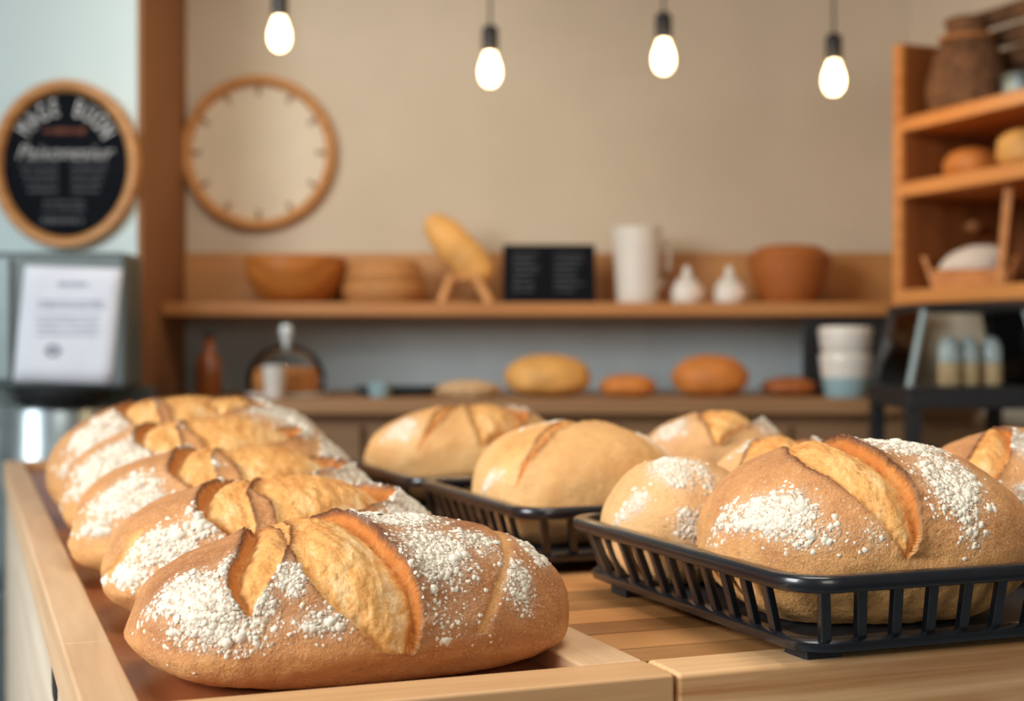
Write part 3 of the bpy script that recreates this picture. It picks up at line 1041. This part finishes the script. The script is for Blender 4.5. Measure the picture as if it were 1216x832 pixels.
# ------------------------------------------------------------------ pendant bulbs
for i, (bx, by, nm) in enumerate(((332, 42, 'pendant bulb above the wooden wall clock, its socket cut by the frame'), (582, 84, 'bare pendant bulb hanging second from the left, above the leaning loaf'),
                                  (788, 69, 'bare pendant bulb hanging third from the left, above the white pitcher'), (990, 94, 'bare pendant bulb nearest the shelf cabinet on the right'))):
    Yb = 3.0
    s = Yb / F
    p = P(bx, by, Yb)
    t = thing('pendant_lamp', nm, 'lamp', (p.x, p.y, p.z), 0, 'pendant bulbs')
    MB().lathe([(.0005, -.034), (.009, -.0325), (.017, -.026), (.0225, -.014), (.0235, -.002), (.0215, .012), (.0165, .025), (.0135, .034), (.012, .040)], 28).build('bulb', M['bulb'], t, smooth=True)
    MB().lathe([(.0145, .0385), (.0165, .040), (.0175, .045), (.0175, .085), (.015, .092), (.006, .097), (.0005, .098)], 24).build('socket', M['black_socket'], t, smooth=True)
    MB().tube([(0, 0, .0975), (0, 0, 2.685 - p.z)], .0028, 8).build('cord', M['black_socket'], t, smooth=True)
    MB().lathe([(.001, 2.675 - p.z), (.04, 2.675 - p.z), (.045, 2.685 - p.z), (.045, 2.699 - p.z), (.001, 2.699 - p.z)], 24).build('ceiling_rose', M['black_socket'], t, smooth=True)
    ld = bpy.data.lights.new('bulb_glow', 'POINT')
    ld.energy = 1.5; ld.color = (1.0, .66, .34); ld.shadow_soft_size = .03
    lo = bpy.data.objects.new('bulb_glow', ld); COL.objects.link(lo); lo.location = (p.x, p.y - .06, p.z - .02)

# ------------------------------------------------------------------ things on the upper shelf
IY = 3.54
s = IY / F
def bowl_prof(r0, r1, h, th=.006):
    pr = [(.001, 0), (r0, 0)]
    for k in range(1, 9):
        a = k / 8
        pr.append((r0 + (r1 - r0) * math.sin(a * PI / 2) ** .8, h * a ** 1.25))
    pr.append((r1 - th, h))
    for k in range(7, -1, -1):
        a = k / 8
        pr.append((max(r0 + (r1 - r0) * math.sin(a * PI / 2) ** .8 - th, .002), th + (h - th) * a ** 1.25))
    pr.append((.001, th))
    return pr

x = XX(351, IY)
t = thing('wooden_bowl', 'wide shallow wooden bowl at the left end of the wall shelf', 'bowl', (x, IY, SZ))
MB().lathe(bowl_prof(.062, 61 * s, .110), 48).build('body', M['bowl_wood'], t, smooth=True)
mb = MB(); mb.tube([((61 * s - .003) * math.cos(a), (61 * s - .003) * math.sin(a), .110) for a in [2 * PI * k / 48 for k in range(48)]], .005, 8, True)
mb.build('rim', M['bowl_wood'], t, smooth=True)

x = XX(457, IY)
t = thing('proofing_basket', 'round cane basket beside the wooden bowl, the lower of two stacked', 'basket', (x, IY - .01, SZ))
MB().lathe([(.001, 0), (.088, 0), (.1, .012), (.104, .030), (.103, .048), (.095, .056), (.09, .05), (.088, .02), (.001, .014)], 44).build('body', M['wicker'], t, smooth=True)
t = thing('proofing_basket', 'round cane basket stacked upside down on another beside the wooden bowl', 'basket', (x, IY - .01, SZ + .0565))
MB().lathe([(.093, 0), (.097, .006), (.094, .022), (.088, .042), (.078, .050), (.001, .052), (.001, .046), (.072, .045), (.086, .004)], 44).build('body', M['wicker'], t, smooth=True)
mb = MB(); mb.tube([(.094 * math.cos(a), .094 * math.sin(a), .006) for a in [2 * PI * k / 44 for k in range(44)]], .006, 8, True)
mb.build('rim', M['wicker'], t, smooth=True)

# leaning loaf on a little wooden stand
x = XX(548, IY)
st = thing('loaf_stand', 'small wooden trestle stand holding a leaning loaf on the shelf', 'stand', (x, IY - .02, SZ))
for sx, tx in ((-.048, -.022), (.072, .035)):
    for yy in (-.035, .035):
        mb = MB()
        mb.tube([(sx, yy, 0), (tx, yy * .7, .068)], .012, 10)
        mb.build('leg', M['ring_wood'], st, smooth=True)
MB().box(-.034, .047, -.03, .03, .056, .070).build('cradle', M['ring_wood'], st, bevel=.003)
lf = thing('leaning_loaf', 'long golden loaf leaning to the left on the wooden stand', 'bread', (x, IY - .02, SZ))
ax0 = Vector((XX(572, IY) - x + .006, 0, ZZ(342, IY) - SZ + .028)); ax1 = Vector((XX(518, IY) - x, 0, ZZ(268, IY) - SZ))
vs = []; fs = []; seg = 20; n_ = 22
dv = (ax1 - ax0); ln = dv.length; dv.normalize(); sv = Vector((0, 1, 0)); wv_ = dv.cross(sv).normalized()
for i in range(n_ + 1):
    a = i / n_
    rr = .046 * max(.001, (1 - abs(2 * a - 1) ** 3.2)) ** .5 * (1.06 - .12 * a)
    q = ax0 + dv * (ln + .05) * a - dv * .02
    for k in range(seg):
        b_ = 2 * PI * k / seg
        rk = rr * (1 + .03 * math.sin(9 * a * PI + math.cos(b_) * 2))
        vs.append(q + sv * rk * math.cos(b_) * .8 + wv_ * rk * math.sin(b_))
for i in range(n_):
    for k in range(seg):
        l = (k + 1) % seg
        fs.append((i * seg + k, i * seg + l, (i + 1) * seg + l, (i + 1) * seg + k))
fs.append(tuple(range(seg))); fs.append(tuple(n_ * seg + k for k in range(seg)))
MB().add(vs, fs).build('crust', M['loaf_gold'], lf, smooth=True)

# small chalk menu board leaning on the back board
x0_, x1_ = XX(597, IY), XX(707, IY)
t = thing('menu_board', 'small black chalk menu board with two columns, standing on the shelf', 'sign', ((x0_ + x1_) / 2, IY, SZ + .0015))
wb, hb = (x1_ - x0_) / 2, ZZ(290, IY) - SZ
brd = MB().box(-wb, wb, -.006, .006, 0, hb).build('board', M['slate'], t, bevel=.002)
brd.rotation_euler = (-.14, 0, 0)
mb = MB(); mb2 = MB(); rs = random.Random(21)
for k in range(7):
    z_ = hb * (.82 - .1 * k)
    scribble(mb, -wb * .78, -wb * .22 - rs.random() * .02, z_, .006, -.0065, rs)
    scribble(mb2, wb * .12, wb * .8 - rs.random() * .03, z_, .006, -.0065, rs)
mb.build('chalk_column', M['chalk_dim'], brd)
mb2.build('chalk_column', M['chalk_dim'], brd)
mb = MB().quadbox([(-.006, .02, 0), (.006, .02, 0), (.006, .032, 0), (-.006, .032, 0)], [(-.006, .012, hb * .7), (.006, .012, hb * .7), (.006, .02, hb * .7), (-.006, .02, hb * .7)])
o = mb.build('prop', M['slate'], t); 

# white pitcher
x = XX(756, IY)
t = thing('white_pitcher', 'tall white ceramic pitcher on the wall shelf', 'pitcher', (x, IY - .01, SZ))
hp = ZZ(271, IY) - SZ
MB().lathe([(.001, 0), (.047, 0), (.05, .004), (.0515, .03), (.056, .10), (.0605, hp - .012), (.0625, hp), (.0585, hp), (.056, hp - .012), (.05, .03), (.001, .012)], 44).build('body', M['ceramic'], t, smooth=True)
mb = MB().tube([(.057, .012, hp - .035), (.072, .018, hp - .03), (.082, .022, hp - .055), (.079, .022, hp - .10), (.066, .016, hp - .135), (.053, .012, hp - .145)], .006, 10)
mb.build('handle', M['ceramic'], t, smooth=True)

# two small shakers
for bx, lb in ((814, 'small white shaker with a pointed top, nearer the white pitcher'), (864, 'small white shaker with a pointed top, nearer the big round basket')):
    t = thing('shaker', lb, 'shaker', (XX(bx, IY), IY - .03, SZ), 0, 'white shakers on the shelf')
    MB().lathe([(.001, 0), (.034, 0), (.0385, .006), (.039, .026), (.034, .046), (.029, .052), (.001, .053)], 32).build('body', M['ceramic'], t, smooth=True)
    MB().lathe([(.026, .0525), (.027, .058), (.016, .064), (.011, .068), (.010, .086), (.006, .092), (.001, .093)], 24).build('cap', M['ceramic'], t, smooth=True)
    MB().lathe([(.0005, 0), (.018, 0), (.02, .012), (.018, .028), (.0005, .03)], 16, (.022, -.024, .012)).build('tag', M['ceramic_pink'], t, smooth=True)

# big basket
x = XX(937, IY)
t = thing('round_basket', 'big rounded orange cane basket at the right of the wall shelf', 'basket', (x, IY + .0, SZ))
hb = ZZ(291, IY) - SZ
MB().lathe([(.001, 0), (.062, 0), (.068, .006), (.082, .035), (.096, .075), (.101, .1), (.099, hb - .03), (.090, hb - .014), (.07, hb - .004), (.04, hb), (.001, hb + .001)], 48).build('body', M['wicker_dark'], t, smooth=True)
mb = MB(); mb.tube([(.099 * math.cos(a), .099 * math.sin(a), hb - .036) for a in [2 * PI * k / 48 for k in range(48)]], .005, 8, True)
mb.build('rim', M['wicker_dark'], t, smooth=True)

# ------------------------------------------------------------------ things on the work counter
LY = 3.33
s = LY / F
KB = ZZ(470, LY)
# glass cake dome
x = XX(340, LY)
t = thing('cake_dome', 'clear glass cake dome with a knob, standing on the work counter at left', 'cake dome', (x, LY, KZ))
MB().lathe([(.001, 0), (.09, 0), (.094, .004), (.094, .009), (.001, .010)], 44).build('plate', M['ceramic'], t, smooth=True)
rD = 46 * s
zk = .012
pr = [(rD, zk), (rD + .001, zk + .03)]
for k in range(1, 10):
    a = k / 9 * PI / 2
    pr.append((max(rD * math.cos(a), .012), zk + .03 + .078 * math.sin(a)))
th = .0025
inn = [(max(r - th, .001), z - (th if i > 2 else 0)) for i, (r, z) in enumerate(pr)][::-1]
MB().lathe(pr + inn + [pr[0]], 48).build('dome', M['glass'], t, smooth=True)
MB().lathe([(.001, zk + .107), (.009, zk + .107), (.008, zk + .116), (.014, zk + .126), (.0165, zk + .142), (.013, zk + .155), (.001, zk + .158)], 24).build('knob', M['ceramic_pale'], t, smooth=True)
t = thing('cake', 'round brown cake under the glass dome', 'cake', (x, LY, KZ + .0105))
MB().lathe([(.001, 0), (.078, 0), (.081, .004), (.081, .05), (.076, .057), (.001, .059)], 40).build('sponge', M['cake'], t, smooth=True)
t = thing('cup', 'white cup form standing in for a reflection on the glass cake dome', 'cup', (XX(326, LY - .13), LY - .13, KZ))  # white solid added in place of a pale reflection on the dome
MB().lathe([(.001, 0), (.018, 0), (.021, .004), (.026, .07), (.028, .074), (.025, .074), (.022, .06), (.018, .008), (.001, .006)], 28).build('body', M['ceramic'], t, smooth=True)
# amber bottle
t = thing('bottle', 'brown glass bottle in the dark left corner of the work counter', 'bottle', (XX(243, LY), LY + .05, KZ))
MB().lathe([(.001, 0), (.026, 0), (.03, .005), (.03, .072), (.026, .09), (.013, .105), (.012, .13), (.014, .132), (.014, .137), (.001, .138)], 28).build('body', M['amber'], t, smooth=True)
MB().lathe([(.001, .1385), (.0155, .1385), (.0155, .15), (.001, .151)], 20).build('cap', M['black_matte'], t, smooth=True)
# small blue white cup, dark pan, flat pastry
t = thing('creamer', 'small pale blue cup beside the dark pan on the work counter', 'cup', (XX(455, LY), LY - .08, KZ))
MB().lathe([(.001, 0), (.02, 0), (.023, .003), (.028, .03), (.03, .034), (.027, .034), (.022, .01), (.001, .006)], 28).build('body', M['ceramic_blue'], t, smooth=True)
t = thing('pan', 'dark flat pan lying on the work counter behind the small blue cup', 'pan', (XX(468, LY), LY + .06, KZ))
MB().lathe([(.001, 0), (.085, 0), (.098, .018), (.1, .022), (.096, .022), (.084, .006), (.001, .005)], 40).build('body', M['napkin'], t, smooth=True)
mb = MB().tube([(.095, 0, .018), (.15, -.02, .026), (.175, -.03, .026)], .007, 10)
mb.build('handle', M['black_matte'], t, smooth=True)
t = thing('flat_pastry', 'flat crumbly pale pastry left of the golden bun on the work counter', 'pastry', (XX(556, LY), LY - .04, KZ))
rsn = np.random.RandomState(2)
n, f = sphere(5)
rr = 1 + .22 * fbm(n * 3 + 3, 3)
vv = n * rr[:, None] * np.array([.075, .05, .022]) + np.array([0, 0, .016])
vv[:, 2] = np.maximum(vv[:, 2], 0)
np_mesh('crust', vv, f, M['cream'], t)


def bun(label, px0, px1, pytop, mat, seed, Y=LY, zb=KZ, squat=2.05, group='round breads on the work counter', name='round_bread'):
    s = Y / F
    w = (px1 - px0) * s; h = ZZ(pytop, Y) - zb
    t = thing(name, label, 'bread', (XX((px0 + px1) / 2, Y), Y, zb), 0, group)
    n, f = sphere(5)
    a, b, c = n[:, 0], n[:, 1], n[:, 2]
    k = squat + .5 * sstep(0, .8, -c)
    r = (np.abs(a) ** k + np.abs(b) ** k + np.abs(c) ** k) ** (-1 / k)
    r = r * (1 + .05 * fbm(n * 1.6 + seed, 2))
    v = np.stack([a * r * w / 2, b * r * w * .42, np.where(c > 0, c * r * h * .55, c * r * h * .45)], 1)
    v[:, 2] -= v[:, 2].min()
    v[:, 2] *= h / v[:, 2].max()
    np_mesh('crust', v, f, M[mat], t)
    return t


bun('round golden loaf on the work counter, largest of the row', 599, 702, 420, 'loaf_gold', 3)
bun('flat orange bun between the two large round loaves on the work counter', 712, 779, 444, 'loaf_orange', 5, LY - .04)
bun('round orange loaf right of the flat bun on the work counter', 798, 889, 421, 'loaf_orange', 8)
bun('flat brown bun beside the stacked cups on the work counter', 904, 970, 447, 'loaf_brown', 13, LY + .04)

# stacked jars in front of a black panel
x = XX(1004, LY - .09)
t = thing('ceramic_jar', 'white and blue ceramic jar on the work counter, under a smaller white one', 'jar', (x, LY - .09, KZ))
s2 = (LY - .09) / F
h1 = ZZ(419, LY - .09) - KZ
def ring_prof(z0, z1, r0, r1): return [(.001, z0), (r0 - .001, z0), (r0, z0 + .002), (r1, z1), (.001, z1)]
MB().lathe([(.001, 0), (.042, 0), (.046, .004), (.053, h1 * .46), (.001, h1 * .46)], 40).build('glazed_base', M['ceramic_blue'], t, smooth=True)
MB().lathe([(.001, h1 * .4605), (.0532, h1 * .4605), (.058, h1 * .82), (.059, h1 * .92), (.055, h1), (.001, h1)], 40).build('body', M['ceramic'], t, smooth=True)
t = thing('ceramic_jar', 'squat white ceramic jar stacked on the blue and white one', 'jar', (x, LY - .09, KZ + h1 + .0005))
h2 = ZZ(388, LY - .09) - KZ - h1
MB().lathe([(.001, 0), (.05, 0), (.055, .006), (.058, h2 * .5), (.059, h2 * .7), (.001, h2 * .7)], 40).build('body', M['ceramic'], t, smooth=True)
MB().lathe([(.001, h2 * .7005), (.0605, h2 * .7005), (.0605, h2 * .88), (.055, h2), (.001, h2)], 40).build('lid', M['ceramic'], t, smooth=True)
t = thing('black_panel', 'black upright tray leaning behind the stacked ceramic jars', 'tray', (XX(1006, LY + .12), LY + .12, KZ))
MB().box(-.105, .105, -.008, .008, 0, .19).build('plate', M['black_matte'], t, bevel=.004)
mb = MB().tube(rrect(-.103, .103, .0, .188, .01, 0), .006, 8, True)
fr = mb.build('border', M['black_matte'], t, smooth=True); fr.rotation_euler = (PI / 2, 0, 0)
t = thing('tumbler', 'small clear glass tumbler right of the stacked ceramic jars', 'glass', (XX(1052, LY), LY - .06, KZ))
MB().lathe([(.001, 0), (.018, 0), (.021, .06), (.0195, .06), (.0165, .006), (.001, .006)], 24).build('body', M['glass'], t, smooth=True)

# ------------------------------------------------------------------ black stand with a slanted glass case
EY = 2.72
s = EY / F
x0_, x1_ = XX(1078, EY), XX(1250, EY)
zt_, zb_ = ZZ(460, EY), ZZ(486, EY)
t = thing('display_stand', 'black metal stand with square legs under the glass case at right', 'stand', (0, 0, 0))
MB().box(x0_, x1_, EY, EY + .30, zb_, zt_).build('top', M['black_matte'], t, bevel=.004)
for lx in (x0_, x1_ - .03):
    for ly in (EY + .002, EY + .27):
        MB().box(lx, lx + .028, ly, ly + .028, 0, zb_).build('leg', M['black_matte'], t, bevel=.002)
MB().box(x0_ + .03, x1_ - .03, EY + .004, EY + .024, .2, .225).build('stretcher', M['black_matte'], t)
t = thing('glass_case', 'slant-sided glass pastry case on the black stand', 'display case', ((x0_ + x1_) / 2, EY + .15, zt_))
hw = (x1_ - x0_) / 2 - .004; hc = ZZ(368, EY) - zt_
bot = [(-hw, -.145, 0), (hw, -.145, 0), (hw, .145, 0), (-hw, .145, 0)]
ins = .036
top = [(-hw + ins, -.12, hc), (hw - ins, -.12, hc), (hw - ins, .12, hc), (-hw + ins, .12, hc)]
def pane(a, b, c_, d, th=.003):
    a, b, c_, d = map(Vector, (a, b, c_, d))
    n_ = (b - a).cross(d - a).normalized() * th
    return MB().add([a, b, c_, d, a + n_, b + n_, c_ + n_, d + n_], [(0, 1, 2, 3), (7, 6, 5, 4), (0, 4, 5, 1), (1, 5, 6, 2), (2, 6, 7, 3), (3, 7, 4, 0)])
for k in range(4):
    l = (k + 1) % 4
    pane(bot[k], bot[l], top[l], top[k]).build('pane', M['glass'], t)
for k in range(4):
    mb = MB().tube([bot[k], top[k]], .0075, 8)
    mb.build('corner_bar', M['steel_pale'] if k in (1, 0) else M['black_matte'], t, smooth=True)
mb = MB().box(-hw + ins - .006, hw - ins + .006, -.126, .126, hc, hc + .014)
mb.build('lid', M['black_matte'], t, bevel=.003)
for i, bx in enumerate((1124, 1150, 1180)):
    jl = ['jar nearest the slanted bar', 'middle jar of the three', 'jar furthest right of the three'][i]
    jt = thing('dessert_jar', 'clear glass ' + jl + ' inside the glass case', 'jar', (XX(bx, EY + .14), EY + .12 + .02 * i, zt_), 0, 'jars in the glass case')
    MB().lathe([(.001, 0.001), (.021, .001), (.023, .004), (.023, .044), (.021, .046), (.001, .046)], 28).build('filling', M['cream'], jt, smooth=True)
    MB().lathe([(.001, .0465), (.021, .0465), (.0225, .06), (.021, .08), (.013, .095), (.001, .10)], 28).build('dome_lid', M['ceramic_pale'], jt, smooth=True)

# ------------------------------------------------------------------ wall cabinet on the right (runs parallel to the counter)
A0 = Vector((XX(1060, 3.2), 3.2, 0))
def cabZ(y): return ZZ(y, 3.2)
cab = thing('shelf_cabinet', 'open orange pine shelf cabinet on the right wall', 'cabinet', A0, ANG)
# local: x = into the wall (RD), y = away from the camera (DD); cabinet comes towards the camera along -y
DEP, LEN, TH = .33, 1.1, .028
ztop, zbot = cabZ(54), cabZ(362)
MB().box(0, DEP, -TH, 0, zbot, ztop).build('end_panel', M['cab_wood'], cab, bevel=.002)
MB().box(.012, DEP - .0125, -TH - .0004, -TH + .004, zbot + .01, ztop - .004).build('shade_sheet', M['cab_back'], cab)  # dark sheet that paints the cabinet's inner shade onto the end panel
MB().box(0, DEP, -LEN, -LEN + TH, zbot, ztop).build('end_panel', M['brown_wood'], cab, bevel=.002)
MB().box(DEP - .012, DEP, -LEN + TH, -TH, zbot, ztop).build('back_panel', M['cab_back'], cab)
SH = [(cabZ(159), .030), (cabZ(236), .032), (cabZ(362), .032)]
for z_, th in SH:
    MB().box(.0, DEP - .0125, -LEN + TH + .0005, -TH - .0005, z_, z_ + th).build('shelf', M['cab_wood'], cab, bevel=.002)


def CB(x, y, z): return A0 + RD * x + DD * y + Vector((0, 0, z))


def on_ray(px, depth_x):
    """cabinet y of the point at depth_x from the cabinet front seen in photo column px"""
    k = (px - 608) / F
    base = A0 + RD * depth_x
    # base + DD*y : X = k*Y
    return (k * base.y - base.x) / (DD.x - k * DD.y)


z1 = SH[0][0] + SH[0][1]; z2 = SH[1][0] + SH[1][1]; z3 = SH[2][0] + SH[2][1]
# top shelf: big dark sack-like basket with a bundle on it and a steel jar
yy = on_ray(1148, .10)
p = CB(.10, yy, z1)
t = thing('brown_sack', 'slumped brown cloth flour sack on the top cabinet shelf', 'sack', p, ANG)
n, f = sphere(5)
v_ = n.copy()
sq = 1 + .07 * fbm(n * 2.2 + 4, 3)
zz = v_[:, 2]
rad = np.interp(zz, [-1, -.9, -.4, .2, .55, .75, 1], [.6, .98, 1.05, .86, .58, .52, .62])
hor = np.sqrt(np.maximum(1e-9, v_[:, 0] ** 2 + v_[:, 1] ** 2))
cap = np.clip(hor / np.sqrt(np.maximum(1e-6, 1 - np.minimum(.93, np.abs(zz)) ** 2)), 0, 1)
v_ = np.stack([v_[:, 0] / hor * rad * cap * .078 * sq, v_[:, 1] / hor * rad * cap * .088 * sq, (zz + 1) / 2 * .215], 1)
np_mesh('body', v_, f, M['dark_basket'], t)
mb = MB().tube([(.055 * math.cos(a), .055 * math.sin(a), .165) for a in [2 * PI * k / 28 for k in range(28)]], .006, 8, True)
mb.build('tie', M['brown_wood'], t, smooth=True)
yy = on_ray(1212, .12)
p = CB(.12, yy, z1)
t = thing('canister', 'small grey metal canister at the right end of the top cabinet shelf', 'canister', p, ANG)
MB().lathe([(.001, 0), (.036, 0), (.038, .004), (.038, .045), (.001, .046)], 28).build('body', M['steel_pale'], t, smooth=True)
MB().lathe([(.001, .0465), (.040, .0465), (.040, .058), (.034, .064), (.001, .066)], 28).build('lid', M['steel_dark'], t, smooth=True)
p = CB(.15, on_ray(1200, .15), z1)
p = CB(.255, -.166, z1)
t = thing('dark_crate', 'dark brown slatted crate behind the canister on the top cabinet shelf', 'crate', p, ANG)
for k in range(5):
    MB().box(-.07, -.058, -.13, .13, .004 + .05 * k, .044 + .05 * k).build('slat', M['dark_basket'], t, bevel=.002)
for sy in (-.12, .10):
    MB().box(-.058, -.044, sy, sy + .02, 0, .25).build('post', M['dark_basket'], t, bevel=.002)
MB().box(-.0575, .055, -.13, .13, .0, .012).build('base', M['dark_basket'], t)
# buns on the middle shelf
def cab_bun(label, px, dx, w, h, z, seed):
    yy = on_ray(px, dx); p = CB(dx, yy, z)
    t = thing('round_bread', label, 'bread', p, ANG, 'buns in the shelf cabinet')
    n, f = sphere(5)
    a, b, c = n[:, 0], n[:, 1], n[:, 2]
    k = 2.3 + .8 * sstep(0, .8, -c)
    r = (np.abs(a) ** k + np.abs(b) ** k + np.abs(c) ** k) ** (-1 / k) * (1 + .05 * fbm(n * 1.6 + seed, 2))
    v = np.stack([a * r * w / 2, b * r * w / 2, c * r * h / 2], 1)
    v[:, 2] -= v[:, 2].min()
    np_mesh('crust', v, f, M['loaf_orange' if seed == 2 else 'loaf_gold'], t)
cab_bun('orange bun further in on the middle cabinet shelf', 1155, .10, .118, .066, z2, 2)
cab_bun('golden bun cut by the right frame edge on the middle cabinet shelf', 1217, .07, .105, .078, z2, 6)
# bottom shelf: open wooden tray with a white cloth, and a slanted board
p = CB(.108, -.132, z3)
t = thing('wooden_tray', 'open wooden tray with flared ends on the bottom cabinet shelf', 'tray', p, -.34)
w_, d_, hh = .068, .043, .042
MB().box(-w_, w_, -d_, d_, 0, .010).build('base', M['cab_wood'], t, bevel=.001)
MB().quadbox([(-w_ - .002, -d_ - .008, 0), (w_ + .002, -d_ - .008, 0), (w_ + .002, -d_, 0), (-w_ - .002, -d_, 0)], [(-w_ - .01, -d_ - .012, hh), (w_ + .01, -d_ - .012, hh), (w_ + .01, -d_ - .004, hh), (-w_ - .01, -d_ - .004, hh)]).build('side', M['cab_wood'], t, bevel=.001)
MB().quadbox([(-w_ - .002, d_, 0), (w_ + .002, d_, 0), (w_ + .002, d_ + .008, 0), (-w_ - .002, d_ + .008, 0)], [(-w_ - .01, d_ + .004, hh), (w_ + .01, d_ + .004, hh), (w_ + .01, d_ + .012, hh), (-w_ - .01, d_ + .012, hh)]).build('side', M['cab_wood'], t, bevel=.001)
for sg_ in (-1, 1):
    a, b = sorted((sg_ * w_, sg_ * (w_ + .01)))
    a2, b2 = sorted((sg_ * (w_ + .024), sg_ * (w_ + .034)))
    MB().quadbox([(a, -d_, 0), (b, -d_, 0), (b, d_, 0), (a, d_, 0)], [(a2, -d_, hh * 1.7), (b2, -d_, hh * 1.7), (b2, d_, hh * 1.7), (a2, d_, hh * 1.7)]).build('flared_end', M['cab_wood'], t, bevel=.001)
t = thing('folded_cloth', 'folded white cloth heaped in the wooden tray of the cabinet', 'cloth', (p.x + .004, p.y, p.z + .0105), -.34)
n, f = sphere(5)
r = 1 + .08 * fbm(n * 2 + 8, 3)
v_ = n * r[:, None] * np.array([.074, .040, .042]); v_[:, 2] = np.maximum(v_[:, 2] + .042 + .20 * v_[:, 0], .004 * np.abs(n[:, 2]))
np_mesh('folds', v_, f, M['cloth'], t)
MB().lathe([(.001, 0), (.007, 0), (.007, -.016), (.013, -.020), (.015, -.028), (.011, -.036), (.001, -.037)], 24, (.182, -TH + .0036, cabZ(268)), axis='y').build('peg', M['brown_wood'], cab, smooth=True)
p0, p1 = CB(.05, on_ray(1184, .05), z3), CB(.05, on_ray(1213, .05), 0)
t = thing('slanted_board', 'upright wooden board leaning to the right inside the bottom of the cabinet', 'board', p0, -.34)
dx = p1.x - p0.x
hh = SH[1][0] - z3 - .004
MB().quadbox([(-.004, -.02, 0), (.012, -.02, 0), (.012, .06, 0), (-.004, .06, 0)], [(dx - .012, -.02, hh), (dx + .006, -.02, hh), (dx + .006, .06, hh), (dx - .012, .06, hh)]).build('panel', M['cab_wood'], t, bevel=.002)

# ------------------------------------------------------------------ light
def area(name, loc, target, size, energy, color, sy=None):
    ld = bpy.data.lights.new(name, 'AREA')
    ld.energy = energy; ld.color = color; ld.size = size
    if sy: ld.shape = 'RECTANGLE'; ld.size_y = sy
    o = bpy.data.objects.new(name, ld)
    COL.objects.link(o)
    o.location = loc
    o.rotation_euler = (Vector(target) - Vector(loc)).to_track_quat('-Z', 'Y').to_euler()
    return o


wl = area('window_light', (-2.5, -.3, 2.1), (-.1, 1.35, .95), 1.5, 38, (.95, .98, 1.0), 1.4)
wl.data.spread = math.radians(95)
area('shop_light', (.2, 1.0, 2.65), (.2, 1.3, .9), .9, 7.5, (1.0, .95, .87), .9).data.spread = math.radians(110)
area('left_fill', (-1.75, 1.5, 2.2), (-1.0, 3.1, 1.4), .7, 3.2, (.92, .98, 1.0), .7).data.spread = math.radians(100)  # added fill, no real window; brightens the left wall and the machine
area('front_fill', (.9, -1.3, 1.75), (.2, 1.0, .9), 1.0, 2.6, (1.0, .92, .80), .8).data.spread = math.radians(80)  # added soft fill from the camera side for the counter front
ld = bpy.data.lights.new('wall_fill', 'SPOT')  # added unseen spot, makes the back wall brighter towards the left
ld.energy = 50; ld.color = (1.0, .95, .86); ld.spot_size = math.radians(52); ld.spot_blend = 1.0; ld.shadow_soft_size = .25
lo = bpy.data.objects.new('wall_fill', ld); COL.objects.link(lo); lo.location = (-.6, 1.9, 2.45)
lo.rotation_euler = (Vector((-.40, 3.7, 1.64)) - lo.location).to_track_quat('-Z', 'Y').to_euler()

w = bpy.data.worlds.new('room_air')
bpy.context.scene.world = w
w.use_nodes = True
bg = w.node_tree.nodes['Background']
bg.inputs[0].default_value = (1.0, .96, .91, 1)
bg.inputs[1].default_value = .165

# ------------------------------------------------------------------ camera
cd = bpy.data.cameras.new('camera')
cd.lens = 50; cd.sensor_width = 36; cd.sensor_fit = 'HORIZONTAL'
cd.clip_start = .02
cd.dof.use_dof = True
cd.dof.focus_distance = .93
cd.dof.aperture_fstop = 5.0
cam = bpy.data.objects.new('camera', cd)
COL.objects.link(cam)
cam.location = (0, 0, CZ)
cam.rotation_euler = (PI / 2, 0, 0)
bpy.context.scene.camera = cam
vs_ = bpy.context.scene.view_settings
vs_.view_transform = 'Standard'
vs_.look = 'None'
vs_.exposure = 0.0
